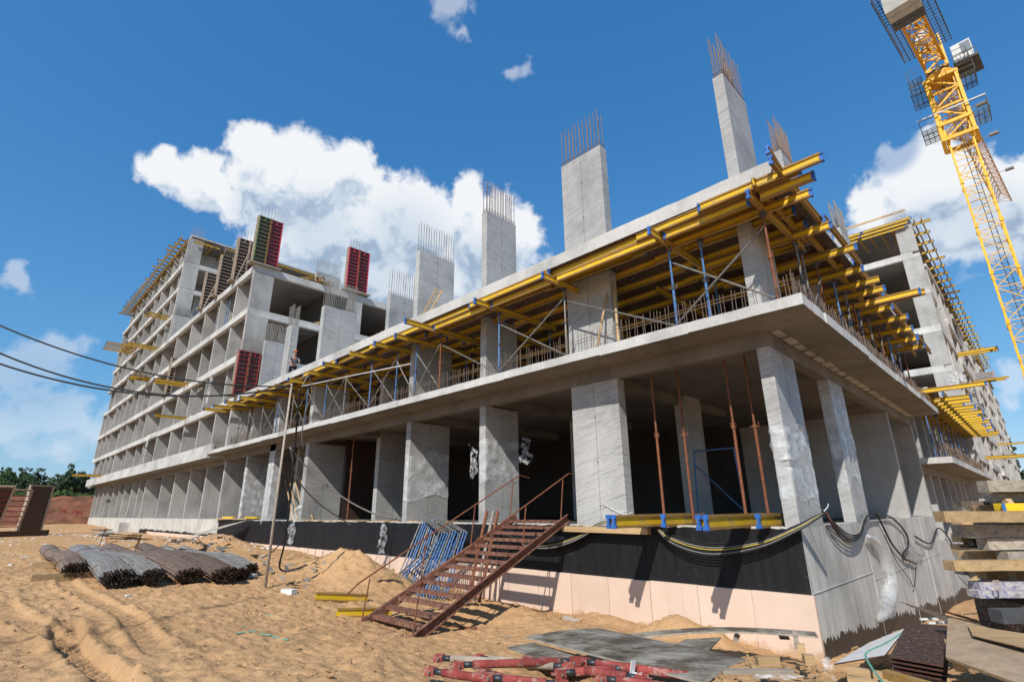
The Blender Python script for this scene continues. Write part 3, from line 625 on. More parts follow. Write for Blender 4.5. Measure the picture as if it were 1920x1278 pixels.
# ------------------------------------------------------------------ formwork beams
def beam_mesh(L, key={}):
    L = round(L, 2)
    if L in key: return key[L]
    a = MB(); a.c = 0; a.box(0, L, -.014, .014, -.16, -.04); a.c = 1; a.box(0, L, -.04, .04, -.04, 0); a.box(0, L, -.04, .04, -.2, -.16)
    me = bpy.data.meshes.new('formwork_beam'); me.from_pydata(a.v, [], a.f); me.materials.append(M['yellow_beam']); me.materials.append(M['beam_flange']); me.polygons.foreach_set('material_index', a.mi)
    b = MB(); b.box(-.012, .035, -.046, .046, -.206, -.145); b.box(-.012, .035, -.046, .046, -.055, .006); b.box(-.011, .06, -.022, .022, -.146, -.054)
    c = bpy.data.meshes.new('end_cap'); c.from_pydata(b.v, [], b.f); c.materials.append(M['blue_cap'])
    key[L] = (me, c); return key[L]
def beam(p, q, label, group, caps=(1, 1), roll=0):
    p = Vector(p); q = Vector(q); d = q-p; L = d.length; x = d.normalized(); up = Vector((0, 0, 1))
    y = up.cross(x).normalized(); z = x.cross(y); m_ = Matrix((x, y, z)).transposed().to_4x4(); m_.translation = p
    if roll: m_ = m_ @ Matrix.Rotation(roll, 4, 'X')
    me, cap = beam_mesh(L); o = inst('formwork_beam', me, None, None, m_); tag(o, label, 'beam', group, 'thing')
    if caps[0] and random.random() < .8: inst('end_cap', cap, o)
    if caps[1] and random.random() < .55: inst('end_cap', cap, o, None, Matrix.Translation((round(L, 2), 0, 0)) @ Matrix.Rotation(math.pi, 4, 'Z'))
    return o
ZJ = ZD0-.022            # underside of plywood
ZBR = ZJ-.205            # top of bearers
# plywood deck
def plate(name, x0, x1, y0, y1, z0, z1, mat, label, cat, group=None): return tag(boxo(name, x0, x1, y0, y1, z0, z1, mat, None), label, cat, group)
plate('deck_plywood', -33.6, 1.12, -1.27, 8.8, ZD0-.02, ZD0-.001, 'ply_face', 'plywood sheeting lying on the yellow joists under the fresh roof slab', 'plywood deck')
plate('deck_plywood', -4.9, 1.12, 8.81, 16.9, ZD0-.02, ZD0-.001, 'ply_face', 'plywood sheeting under the roof slab along the right side of the corner block', 'plywood deck')
# bearers under the left edge, ends jutting past the slab
BX = [.55,-1.75,-5.2,-8.0,-11.1,-12.7,-14.1,-16.0,-18.3,-20.2,-22.3,-24.1,-26.1,-28.4,-30.4,-32.2,-33.6]
BO = [1.5,1.62,1.7,1.75,2.35,1.75,1.8,1.75,1.85,1.7,1.8,1.7,1.9,2.0,2.2,2.3,2.5]
for i, (x, ov) in enumerate(zip(BX, BO)):
    ov += ru(-.05, .05)
    beam((x, -ov, ZBR-ru(0, .02)), (x+ru(-.06, .06), 2.2-ru(0, .3), ZBR-ru(0, .02)), f'yellow bearer jutting out under the left roof deck edge, {nth(i)} from the near corner', 'bearers under the left edge of the roof deck')
for i, x in enumerate([-.6,-3.4,-6.6,-9.6,-12,-15,-17.2,-19.3,-21.3,-23.2,-25.2,-27.4,-29.4,-31.4]):
    beam((x, 1.6, ZBR-.03), (x, 5.4, ZBR-.03), f'inner yellow bearer under the roof deck, {nth(i)} from the near corner', 'inner bearers of the roof deck', (1, 0))
# joists, along the left facade
rows = [-1.19, -.5, .35, 1.25, 2.25, 3.3, 4.5]
for r, y in enumerate(rows):
    x = 1.55 if r == 0 else 1.0 - ru(0, .3); k_ = 0
    while x > -33.5:
        L = 3.6 if r else (3.9 if k_ == 0 else 3.6); x2 = max(x-L-.0, -33.9); zz = ZJ - ru(0, .004)
        beam((x, y+ru(-.05, .05)+(.05 if k_ % 2 else -.05), zz), (x2, y+ru(-.05, .05)+(.05 if k_ % 2 else -.05), zz), f'yellow joist in the {nth(r)} row behind the left deck edge, {nth(k_)} from the corner', 'joists under the roof deck', (1, 1) if r < 4 else (0, 0))
        x = x2+.35; k_ += 1
# the long bright edge beams near the corner
for i, (xa, xb, y, z) in enumerate(((1.75, .68, -1.13, ZJ-.205), (.44, -1.63, -1.12, ZJ-.205), (-1.87, -5.08, -1.13, ZJ-.205), (-5.32, -7.88, -1.12, ZJ-.205), (2.0, -.6, -1.36, ZJ+.0), (-8.12, -10.98, -1.12, ZJ-.205))):
    beam((xa, y, z), (xb, y, z), f'bright yellow edge beam along the left roof deck rim, {nth(i)} in the line', 'edge beams along the left rim')
# right side bearers (jutting to +x) and joists along y
RY = [-.55,1.2,2.9,4.5,5.7,6.6,7.1,8.6,10.2,11.8,13.4,15.0]
for i, y in enumerate(RY):
    ov = 1.47+ru(-.1, .14); zz = ZBR-.21 if i in (6,) else ZBR-ru(0, .03)
    if i == 6: ov = 2.3
    beam((ov, y, zz), (-1.9, y+ru(-.05, .05), zz), f'yellow bearer jutting past the right roof deck edge, {nth(i)} from the near corner', 'bearers under the right edge of the roof deck')
for r, x in enumerate((1.28, .75, .0, -.9, -1.8)):
    y = -2.0 if r == 0 else (5.5 if r > 1 else -1.5); k_ = 0
    while y < 15.5:
        y2 = min(y+3.6, 17.2); beam((x+(.05 if k_ % 2 else -.05), y, ZJ-.003), (x+(.05 if k_ % 2 else -.05), y2, ZJ-.003), f'yellow joist in the {nth(r)} row behind the right deck edge, {nth(k_)} from the corner', 'joists along the right edge of the roof deck', (1, 1) if r < 3 else (0, 0))
        y = y2-.4; k_ += 1
beam((1.15, -1.75, ZJ+.42), (1.05, .6, ZJ+.22), 'yellow beam tilted up in the air over the near corner of the roof deck', 'beams')
# lower deck on the right
Z2 = 5.22
plate('deck_plywood', -6, 1.1, 17.3, 36, Z2+.002, Z2+.026, 'ply_face', 'plywood sheeting on the lower formwork deck beyond the corner block', 'plywood deck')
for i in range(17):
    y = 17.9+i*1.08; ov = 2.05+ru(-.25, .3)
    beam((ov, y, Z2-.21), (-2.0, y, Z2-.21), f'yellow bearer jutting out over the lower right block, {nth(i)} from the corner block', 'bearers of the lower right deck')
for r, x in enumerate((1.35, .8, .2, -.5)):
    for k_ in range(5): beam((x, 17.4+k_*3.5, Z2), (x, 21.2+k_*3.5, Z2), f'yellow joist on the lower right deck, {nth(r)} row, {nth(k_)} from the corner block', 'joists of the lower right deck', (1, 1) if r < 1 else (0, 0))
beam((2.9, 15.9, 5.15), (-.4, 15.9, 5.15), 'long yellow beam sticking far out where the corner block ends on the right', 'beams'); beam((2.4, 7.2, ZBR-.23), (.6, 7.2, ZBR-.23), 'yellow beam slung below the right deck bearers and reaching well past them', 'beams')
# fringe on the tall left wing
for i in range(27):
    x = -56.6-i*1.17
    beam((x, -1.95-ru(0, .5), 28.55), (x, .9, 28.55), f'yellow bearer below the roof of the tall left wing, {nth(i)} from its near end', 'bearers fringing the tall left wing')
for r, (y, z) in enumerate(((-1.75, 28.77), (-1.15, 28.77))):
    for k_ in range(9): beam((-56.2-k_*3.5, y, z), (-59.8-k_*3.5, y+.02, z), f'yellow fringe beam of the tall left wing, {nth(r)} row, {nth(k_)} from the near end', 'lengthwise fringe beams of the tall left wing')
for k_ in range(6): beam((-55.75, -.9+k_*.0+.2, 28.5) if k_ == 0 else (-55.9+.02*k_, .4+k_*1.9, 28.8), (-55.75, 1.9, 28.5) if k_ == 0 else (-55.9+.02*k_, 3.4+k_*1.9, 28.8), f'yellow beam along the roof end of the tall left wing, {nth(k_)} from the facade', 'beams along the roof end of the tall left wing', (1, 1))
for k_ in range(5): beam((-55.6, 1.2+k_*1.3, 28.58), (-59, 1.2+k_*1.3, 28.58), f'yellow bearer under the roof end of the tall left wing, {nth(k_)} from the facade', 'end bearers of the tall left wing')
# fringe on the right tower
for i in range(30):
    y = 36.6+i*2.2
    beam((TX+.75+ru(0, .45), y, 21.85), (TX-1.6, y, 21.85), f'yellow bearer below the roof of the right tower, {nth(i)} from its near end', 'bearers fringing the right tower')
for r, x in enumerate((TX+.62, TX+.15)):
    for k_ in range(16): beam((x, 36.3+k_*3.9, 22.06), (x, 40.3+k_*3.9, 22.06), f'yellow fringe beam of the right tower, {nth(r)} row, {nth(k_)} from the near end', 'lengthwise fringe beams of the right tower', (0, 0))
for r, (y, z) in enumerate(((35.95, 22.22), (35.9, 21.92), (36.0, 21.68))):
    for k_ in range(2): beam((TX+.1-k_*3.3-r*.25, y, z), (TX-3.4-k_*2.6, y, z), f'bright yellow beam across the right tower end, {nth(r)} from top, {nth(k_)} from the corner', 'beams across the end of the right tower roof')
for k_ in range(6): beam((-.6-k_*.75, 36.2, 22.03), (-.6-k_*.75, 40, 22.03), f'yellow joist under the roof of the right tower, {nth(k_)} from the corner', 'joists under the right tower roof', (1, 0))
# landing beams poking out of the facades
LAND = [((-44.6,-3.6,10.62),(-44.6,.2,10.62)),((-45.6,-3.5,10.62),(-45.6,.2,10.62)),((-43.2,-3.4,7.6),(-43.2,.3,7.6)),((-60.2,-3.9,17.3),(-60.2,.2,17.3)),((-61.2,-3.9,17.3),(-61.2,.2,17.3)),((-57.6,-3.2,20.1),(-57.6,.4,20.1)),((-58.6,-3.2,20.1),(-58.6,.4,20.1)),
        ((-72.2,-4.3,20.1),(-72.2,.3,20.1)),((-73.3,-4.3,20.1),(-73.3,.3,20.1)),((-74.6,-4.2,20.1),(-74.6,.3,20.1)),((-75.8,-4.2,20.1),(-75.8,.3,20.1)),((-77.5,-3.8,4.95),(-77.5,.3,4.95)),((-78.6,-3.8,4.95),(-78.6,.3,4.95)),((-60.6,-3.0,13.95),(-60.6,.4,13.95)),((-61.6,-3.0,13.95),(-61.6,.4,13.95))]
for i, (a, b) in enumerate(LAND): beam(a, b, f'yellow beam poking out of a left wing bay, {nth(i)} in a list of these', 'landing beams poking out of the left wings')
LR = [((3.4,47,13.3),(-1,47,13.3)),((3.4,48,13.3),(-1,48,13.3)),((3.5,62,13.3),(-1,62,13.3)),((3.2,63,13.3),(-1,63,13.3)),((3.6,70,7.2),(-1,70,7.2)),((3.3,43.5,4.1),(-1,43.5,4.1)),((5.0,44.6,4.1),(-1,44.6,4.1)),((2.6,54,.95),(-1,54,.95)),((2.6,56,.95),(-1,56,.95))]
for i, (a, b) in enumerate(LR): beam(a, b, f'yellow beam poking out of the right tower facade, {nth(i)} from its near end', 'landing beams poking out of the right tower')
# debris and crates on landing beams
def heap(name, loc, sx, sy, sz, n, mat, label, cat):
    mb = MB()
    for i in range(n):
        a = ru(0, 6.28); r = ru(0, 1)**.6; c = Vector((math.cos(a)*r*sx, math.sin(a)*r*sy, (1-r)*sz*ru(.3, 1)+.05)); d = Vector((ru(-1, 1), ru(-1, 1), ru(-.3, .3))).normalized()*ru(.15, .45)
        mb.bar(c-d, c+d, ru(.04, .09), ru(.03, .06))
    o = mb.build(name, mat, None, loc=loc); return tag(o, label, cat)
heap('scrap_heap', (-61.1, -1.9, 13.96), 1.1, .9, .8, 80, 'old_timber', 'brown heap of scrap wood on yellow beams jutting from the tall left wing', 'scrap heap')
heap('scrap_heap', (-74.2, -1.6, 20.1), 1.6, .9, .9, 70, 'old_timber', 'dark heap of timber on the four yellow beams high on the left wing', 'scrap heap')
heap('scrap_heap', (-32.9, 3.6, 17.15), .6, 1.2, 1.0, 60, 'beam_flange', 'pile of yellowish offcuts on the roof rim of the left wing', 'scrap heap')
heap('scrap_heap', (-32.7, 4.6, 13.9), .3, 1.0, .35, 26, 'timber', 'small pile of boards lying on the open floor at the end of the left wing', 'scrap heap')
mb = MB()
for i in range(5): mb.box(-.9, .9, -.55, .55, i*.16, i*.16+.11); mb.box(-.9, -.7, -.55, .55, i*.16+.11, i*.16+.16); mb.box(.7, .9, -.55, .55, i*.16+.11, i*.16+.16)
tag(mb.build('form_panel_stack', 'blue_paint', None, loc=(1.6, 62.5, 13.31)), 'blue stack of form panels on yellow beams outside the right tower', 'panel stack')

# ------------------------------------------------------------------ steel props and braces
def prop_meshes(H, mat, key={}):
    kk = (round(H, 2), mat)
    if kk in key: return key[kk]
    def mk(f, m_):
        b = MB(); f(b); me = bpy.data.meshes.new('prop'); me.from_pydata(b.v, [], b.f); me.materials.append(M[m_]); return me
    sp = H*.55
    a = mk(lambda b: b.tube([(0, 0, 0), (0, 0, sp)], .034, 8), mat); c = mk(lambda b: b.tube([(0, 0, sp-.02), (0, 0, H-.01)], .027, 8), mat if mat != 'rust_steel' else 'rust_steel')
    d = mk(lambda b: (b.tube([(0, 0, sp-.10), (0, 0, sp-.02)], .05, 8), b.bar((-.10, 0, sp-.06), (.10, 0, sp-.06), .016), b.bar((.0, -.075, sp+.03), (0, .075, sp+.03), .014), b.bar((.09, 0, sp-.06), (.09, 0, sp+.05), .014)), 'rust_steel' if mat == 'rust_steel' else 'dark_steel')
    e = mk(lambda b: (b.box(-.07, .07, -.07, .07, H-.012, H), b.box(-.055, -.045, -.05, .05, H, H+.09), b.box(.045, .055, -.05, .05, H, H+.09)), 'dark_steel'); f = mk(lambda b: b.box(-.07, .07, -.07, .07, 0, .01), 'dark_steel')
    key[kk] = (('outer_tube', a), ('inner_tube', c), ('collar', d), ('head_plate', e), ('base_plate', f)); return key[kk]
def prop(x, y, z, H, mat, label, group, lean=(0, 0)):
    t = thing('steel_prop', label, 'steel prop', (x, y, z), group); t.rotation_euler = (R(lean[0]), R(lean[1]), ru(0, 3))
    for n_, me in prop_meshes(H, mat): inst(n_, me, t)
    return t
NM = {'blue_steel': 'blue', 'grey_steel': 'grey', 'rust_steel': 'rusty'}
for i, x in enumerate(BX):
    mt = ['rust_steel','blue_steel','grey_steel','blue_steel','rust_steel','blue_steel','blue_steel','blue_steel','grey_steel','blue_steel','blue_steel','grey_steel','blue_steel','grey_steel','grey_steel','grey_steel','rust_steel'][i]
    prop(x, -.62-ru(0, .1), ZT, ZBR-.2-ZT-.09-.02, mt, f'{NM[mt]} steel prop on the left slab edge under the deck, {nth(i)} from the near corner', 'props along the left slab edge')
    if i not in (): prop(x, 1.9, ZT, ZBR-.2-ZT-.12, 'blue_steel' if i % 2 else 'grey_steel', f'{"blue" if i % 2 else "grey"} prop in the second row behind the left slab edge, {nth(i)} from the corner', 'second row of props')
prop(-1.0, -.55, ZT, ZBR-.31-ZT, 'blue_steel', 'bright blue steel prop just left of the corner column on the upper floor', 'props along the left slab edge')
for i, y in enumerate(RY[1:]):
    mt = ('grey_steel', 'rust_steel', 'blue_steel')[i % 3]
    prop(.62, y, ZT, ZBR-.2-ZT-.33 if i == 5 else ZBR-.2-ZT-.12, mt, f'{NM[mt]} steel prop near the right slab edge under the deck, {nth(i)} from the corner', 'props along the right slab edge')
for i in range(10):
    y = 18+i*1.9; mt = ('blue_steel', 'grey_steel')[i % 2]
    prop(.5, y, 2.4, Z2-.41-2.4-.1, mt, f'{NM[mt]} prop on the lower right block slab, {nth(i)} from the corner block', 'props on the lower right block')
def brace(a, b, label, r=.024, mat='grey_steel', group='diagonal braces under the roof deck'):
    return tag(MB().tube([a, b], r, 6).build('diagonal_brace', mat), label, 'brace', group)
bx = BX
for i in range(0, len(bx)-1):
    if bx[i]-bx[i+1] > 3.6: pass
    a, b = bx[i], bx[i+1]
    brace((a, -.66, ZT+.15), (b, -.66, ZD0-.85), f'diagonal brace rising away from the corner in the {nth(i)} left slab edge bay')
    if i % 2 == 0: brace((a, -.72, ZD0-.8), (b, -.72, ZT+.2), f'diagonal brace falling away from the corner in the {nth(i)} left slab edge bay')
for i in range(0, 9, 2):
    brace((.66, RY[i+1], ZT+.15), (.66, RY[i+2], ZD0-.9), f'diagonal brace along the right slab edge, {nth(i//2)} from the near corner')
for (x, y, dx) in ((-4.0, .5, .5), (-4.15, .45, -.05)):
    brace((x, y-.35, ZD0-.5), (x+dx, y-1.1, ZT+.05), 'wooden strut leaning on the wide column of the upper floor' + (', outer one' if dx > 0 else ', inner one'), .035, 'timber', None)
tag(MB().tube([tuple(ypt(566, 724, -1.3)), tuple(ypt(660, 704, -1.3)), tuple(ypt(770, 682, -1.3))], .02, 5).build('rail_pipe', 'white_paint'), 'thin pale pipe sloping across the props below the roof deck near the pole', 'pipe')
# ground floor props behind the ledge beam
for i, (u0, v0, u1, v1) in enumerate(((1245, 962, 1227, 700), (1299, 962, 1276, 690), (1398, 960, 1362, 668), (1440, 960, 1404, 664))):
    y = (.55, .8, .45, .7)[i]; b = ypt(u0, v0, y); mt = 'rust_steel'
    prop(b[0], y, .012, ZB-.02 if y < .3 else ZS-.03-.09, mt, f'rusty steel prop in the ground floor opening beside the corner column, {nth(i)} from left', 'rusty props in the ground floor opening', (0, 0))
b = ypt(651, 970, .5); prop(b[0], .5, .012, ZS-.12, 'rust_steel', 'lone rusty prop in a dark ground floor opening left of the frames', None)
# blue trestle deep in the dark ground floor
t = thing('trestle_frame', 'blue tubular trestle standing in the dark ground floor behind the rusty props', 'trestle', (-3.0, 3.2, 0))
for s in (-1, 1): MB().tube([(s*.7, 0, 0), (s*.6, 0, 2.0)], .025, 6).build('leg', 'blue_steel', t)
MB().tube([(-.6, 0, 2.0), (.6, 0, 2.0)], .025, 6).build('top_bar', 'blue_steel', t); MB().tube([(-.6, 0, 1.6), (.65, 0, .3)], .02, 6).build('diagonal', 'blue_steel', t)

# ------------------------------------------------------------------ column forms (steel frames with dark plywood)
def form_panel(x, y0, y1, z0, z1, label, frame='red_frame', split=True, frame2=None, bars=True, thick=.32):
    t = thing('column_form', label, 'formwork', (x, (y0+y1)/2, z0), 'column forms'); w = (y1-y0)/2; H = z1-z0
    MB().box(-thick, -.09, -w, w, 0, H).build('plywood_face', 'ply_face', t)
    n = max(8, int(H/.3))
    halves = ((-w, 0, frame), (0, w, frame2 or frame)) if split else ((-w, w, frame),)
    for a, b, mt in halves:
        mb = MB()
        for yy in (a+.03, b-.03): mb.box(-.088, .0, yy-.03, yy+.03, 0, H)
        for i in range(n+1):
            zz = .03+(H-.06)*i/n; mb.box(-.088, -.012, a+.03, b-.03, zz-.018, zz+.018)
        mb.box(-.088, -.015, (a+b)/2-.02, (a+b)/2+.02, H-.35, H-.05)
        mb.build('steel_frame', mt, t)
    mb = MB()
    for i in range(n+1):
        zz = .03+(H-.06)*i/n; mb.box(-thick+.02, -.1, -w-.07, -w-.004, zz-.025, zz+.025)
    mb.box(-thick, -thick+.05, -w-.08, -w-.004, 0, H); mb.box(-.14, -.09, -w-.08, -w-.004, 0, H); mb.build('side_frame', 'tan_frame', t)
    if split: 
        mb = MB(); mb.box(.001, .05, -.05, .05, 0, H)
        for q in (.2, .45, .7, .9): mb.box(.05, .10, -.08, .08, H*q-.05, H*q+.05)
        mb.build('clamp_rail', 'rust_steel' if frame != 'tan_frame' else 'tan_frame', t)
    mb = MB(); mb.box(-.5, .22, -w-.25, w+.25, -.09, -.002); mb.build('base_board', 'old_timber', t)
    if bars:
        mb = MB()
        for i in range(7): 
            yy = -w+.15+(2*w-.3)*i/6; mb.tube([(-.2, yy, H-.1), (-.2+ru(-.03, .03), yy, H+ru(.75, 1.0))], .013, 4)
        mb.build('starter_bars', 'rebar_grey', t)
    return t
form_panel(-32.45, -1.35, .35, 17.23, 21.0, 'tall form with one green and one pink frame on the left wing roof corner', 'green_frame', True, 'pink_frame')
form_panel(-36.7, -1.3, .35, 17.23, 20.9, 'grey framed form on the left wing roof right behind the green and pink one', 'tan_frame', True, 'pink_frame')
form_panel(-40.7, -1.3, .3, 17.23, 20.9, 'tan framed form on the left wing roof, second behind the green and pink one', 'tan_frame', False)
form_panel(-44.7, -1.3, .3, 17.23, 20.7, 'tan framed column form with a diagonal board, farthest along the left wing roof', 'tan_frame', False)
form_panel(-32.4, 5.75, 7.6, 17.35, 21.1, 'red framed column form standing alone on the roof edge of the left wing', 'pink_frame', True, 'pink_frame')
form_panel(-31.75, -1.45, -.1, 7.55, 10.55, 'dark red column form standing on the roof deck against the left wing', 'red_frame', True, None, True)
for (x, a) in ((-36.6, 'second'), (-44.6, 'farthest')): brace((x, -1.1, 17.3), (x+.05, -.55, 19.6), f'pale board propped diagonally on the {a} form of the left wing roof', .05, 'old_timber', None)
# yellow form side on tall wing
f = form_panel(-52.0, -1.2, -.75, 10.7, 14.4, 'narrow dark column form with a yellow beam beside it on the left wing facade', 'tan_frame', False, None, False)
c = tag(boxo('wrapped_column', -56.0, -55.72, -1.0, .55, 17.2, 19.8, 'concrete_column', None), 'bare concrete column with steel bars at the foot of the tall left wing', 'column'); 
cage(-56.0, -55.72, -1.0, .55, 19.8, 1.0, .18, .014).build('starter_bars', 'rebar_grey', c)
c = tag(boxo('wrapped_column', -44.6, -44.3, .6, 2.0, 17.2, 20.0, 'concrete_column', None), 'grey concrete column on the left wing roof seen between the column forms', 'column'); cage(-44.6, -44.3, .6, 2.0, 20.0, 1.1, .2, .014).build('starter_bars', 'rebar_grey', c)
c = tag(boxo('wrapped_column', -38.3, -38.0, 5.6, 7.9, 17.2, 20.7, 'concrete_column', None), 'concrete column with bars standing on the left wing roof beside the lone red form', 'column'); cage(-38.3, -38.0, 5.6, 7.9, 20.7, 1.4, .2, .014).build('starter_bars', 'rebar_grey', c)
rv_ = random.Random(5); LZ = [ZT, 7.5, 10.55, 13.85, 17.12]
for i in range(22):
    li = rv_.randrange(4); wx = rv_.choice(WX[:11]); H_ = LZ[li+1]-.23-LZ[li]
    prop(wx+rv_.uniform(.9, 2.6), rv_.uniform(-.7, .2), LZ[li]+.005, H_-.1, rv_.choice(['rust_steel', 'rust_steel', 'grey_steel', 'blue_steel']), f'lone steel prop standing in an open bay of the left wing, {nth(i)} of several', 'lone props in the left wing bays')
for i in range(16):
    li = rv_.randrange(4); wx = rv_.choice(WX[:10]); heap('scrap_heap', (wx+1.8, -.55, LZ[li]+.02), 1.0, .35, .25, 14, rv_.choice(['timber', 'old_timber', 'white_scrap']), f'little scatter of scraps on a floor edge of the left wing, {nth(i)} of several', 'scrap heap')
# loose bar cages on the deck in front of the left wing end
c = tag(cage(-32.2, -31.9, -1.2, .2, 10.0, 1.5, .1, .012).build('bar_cage', 'rebar_grey'), 'grey cage of upright steel bars above the dark red form', 'steel bars')
c = tag(cage(-33.1, -32.6, .4, 2.3, 10.0, 2.6, .1, .014).build('bar_cage', 'rebar_grey'), 'dense curtain of steel bars rising behind the film wrapped column on the roof deck', 'steel bars')
c = tag(cage(-40.9, -40.7, -.9, -.3, 13.9, 2.7, .12, .02).build('bar_cage', 'rebar_grey'), 'upright steel bars standing in an open bay near the top of the left wing', 'steel bars')
for i in range(3): prop(-38.6-i*.6, -.7, 13.9, 2.7, 'blue_steel', f'blue prop in the open bay below the left wing roof, {nth(i)} from its corner', 'blue props in the top bay')
brace((-34.6, -.4, 16.2), (-33.2, -.4, 14.2), 'blue diagonal tube in the topmost open bay at the left wing corner', .04, 'blue_steel', None)

# ------------------------------------------------------------------ steel stair
t = thing('steel_stair', 'rusty brown steel stair leaning from the sand up to the ground floor slab', 'stairs', (-6.9, -2.7, -2.05)); IV = Matrix.Translation((6.9, 2.7, 2.05))
def SP(o): o.matrix_local = IV; return o
xl, xr = -7.88, -5.91; top = (-.12, .14); bot = (-5.2, -2.12)
def sp(s): return top[0]+(bot[0]-top[0])*s, top[1]+(bot[1]-top[1])*s
for x, sg in ((xl, 1), (xr, -1)):
    mb = MB(); y0, z0 = sp(-.01); y1, z1 = sp(1.04)
    mb.bar((x, y0, z0), (x, y1, z1), .016, .19); d = Vector((0, y1-y0, z1-z0)).normalized(); n_ = Vector((0, -d.z, d.y))
    for k_ in (-1, 1): mb.bar(Vector((x-sg*.035, y0, z0))+n_*.09*k_, Vector((x-sg*.035, y1, z1))+n_*.09*k_, .06, .014, n_)
    SP(mb.build('stringer', 'stair_steel', t))
for i in range(15):
    y, z = sp(.03+.94*i/14); mb = MB(); mb.box(xl+.012, xr-.012, y-.10, y+.10, z+.02, z+.03); mb.box(xl+.012, xr-.012, y-.106, y-.098, z-.045, z+.029); mb.box(xl+.012, xr-.012, y+.098, y+.106, z-.02, z+.029)
    SP(mb.build('tread', 'stair_steel', t))
for x in (xl, xr):
    mb = MB(); hh = 1.15 if x == xr else 1.2; y0, z0 = sp(-.02); y1, z1 = sp(1.0); e1 = (x, y1-.35, z1+.75)
    mb.tube([(x, y0+.55, z0+hh-.05), (x, y0+.1, z0+hh+.02), (x, y1, z1+.95), (x, y1-.3, z1+.72)], .019, 6)
    for s in (.04, .34, .66, .97):
        y, z = sp(s); mb.tube([(x, y-.05, z-.05 if s < .9 else z-.15), (x, y+.12, z+hh-.02 if s < .9 else z+.95)], .017, 6)
    SP(mb.build('handrail', 'rust_steel', t))
# scaffold frames stacked beside the stair
for i in range(11):
    mt = 'blue_steel' if i % 4 else 'grey_steel'
    t = thing('scaffold_frame', f'{"blue" if mt == "blue_steel" else "pale grey"} scaffold frame leaning in the stack left of the stair, {nth(i)} from the front', 'scaffold frame', (0, 0, 0), 'scaffold frames leaning by the stair')
    A_ = Vector((-11.85+.085*i+ru(-.03, .03), -1.55+.05*i, -1.75-.05*(i % 3))); B_ = Vector((-9.95+.085*i, -2.25+.05*i, -2.0)); C_ = Vector((-10.35+.08*i, -1.05+.045*i, -.28+ru(-.05, .05))); D_ = Vector((-12.15+.08*i, -.45+.03*i, .10+ru(-.05, .05)))
    t.location = A_; r = .024
    for nm, p_, q_ in (('post', A_, D_), ('post', B_, C_), ('crossbar', D_, C_), ('crossbar', A_.lerp(D_, .06), B_.lerp(C_, .06)), ('diagonal', A_.lerp(D_, .1), B_.lerp(C_, .85))):
        MB().tube([p_-A_, q_-A_], r, 6).build(nm, mt if nm != 'crossbar' else 'grey_steel', t)
for i, (x, y, mt, nm) in enumerate(((-9.0, -.5, 'rust_steel', 'rusty'), (-8.75, -.45, 'old_timber', 'weathered wooden'), (-8.5, -.5, 'rust_steel', 'second rusty'))):
    tag(MB().tube([(x, y-.5, -2.1), (x+.05, y+.2, .35)], .05, 8).build('leaning_post', mt), f'{nm} post leaning on the black plinth behind the stair', 'post')

# ------------------------------------------------------------------ pole and cables
def sag(a, b, s, n=16):
    a = Vector(a); b = Vector(b); return [a.lerp(b, i/n)-Vector((0, 0, s*4*(i/n)*(1-i/n))) for i in range(n+1)]
def spline(pts, k_=6):
    P_ = [Vector(p) for p in pts]; out = []
    for i in range(len(P_)-1):
        p0, p1, p2, p3 = P_[max(i-1, 0)], P_[i], P_[i+1], P_[min(i+2, len(P_)-1)]
        for j in range(k_):
            t = j/k_; out.append(.5*((2*p1)+(p2-p0)*t+(2*p0-5*p1+4*p2-p3)*t*t+(3*p1-p0-3*p2+p3)*t**3))
    return out+[P_[-1]]
def cable(pts, r, mat, label, cat='cable', group=None, smooth=True, n=6):
    return tag(MB().tube(pts, r, n).build('cable' if cat == 'cable' else cat.replace(' ', '_'), mat, None, True), label, cat, group)
PX, PY = -12.4, -5.5
zb = gz(PX, PY)
tag(MB().tube([(PX, PY, zb-.3), (PX+.02, PY, 1.5), (PX-.01, PY+.02, 4.2)], [.045, .038, .03], 8).build('wooden_pole', 'old_timber', None, True), 'thin wooden pole standing in the sand and carrying the black cables', 'pole')
ends = [((-40,592),(548,722),14,.55,'uppermost of the three black cables strung from the left to the pole'),((-40,644),(548,724),13.4,.75,'middle of the three black cables strung from the left to the pole'),((-40,668),(548,727),13,.62,'lowest of the three black cables strung from the left to the pole')]
for (a, b, d, s, lab) in ends:
    A_ = CAM + (Fv + Rv*(a[0]-960)/FPX - Uv*(a[1]-639)/FPX)*d
    cable(sag(A_, (PX, PY, 4.12), s, 24), .026, 'cable_black', lab)
def pth(uv, y=None, d0=None, d1=None, X0=None):
    out = []
    for i, (u, v) in enumerate(uv):
        d = Fv + Rv*(u-960)/FPX - Uv*(v-639)/FPX
        if y is not None: t = ((y[i] if isinstance(y, (list, tuple)) else y)-CAM[1])/d[1]
        elif X0 is not None: t = ((X0[i] if isinstance(X0, (list, tuple)) else X0)-CAM[0])/d[0]
        else: t = d0+(d1-d0)*i/(len(uv)-1)
        out.append(tuple(CAM+d*t))
    return out
cable(spline(pth([(562,728),(556,800),(549,880),(541,960),(533,1020),(524,1062),(540,1070),(566,1062)], d0=16.6, d1=17.0)), .03, 'cable_black', 'black cable dropping from the pole top down to the sand')
cable(spline(pth([(545,842),(560,900),(600,945),(660,985)], d0=16.8, d1=18.5)), .025, 'cable_grey', 'grey hose sagging from the pole to the black plinth, lower one')
cable(spline(pth([(543,838),(580,880),(640,930),(700,962),(745,972)], d0=16.8, d1=17.6)), .028, 'cable_grey', 'grey hose sagging from the pole to the black plinth, upper one')
cable(spline(pth([(566,726),(578,705),(585,735),(572,775),(566,815),(568,840)], d0=16.6, d1=17.6)), .018, 'cable_grey', 'pale rope dangling from the yellow beams beside the pole')
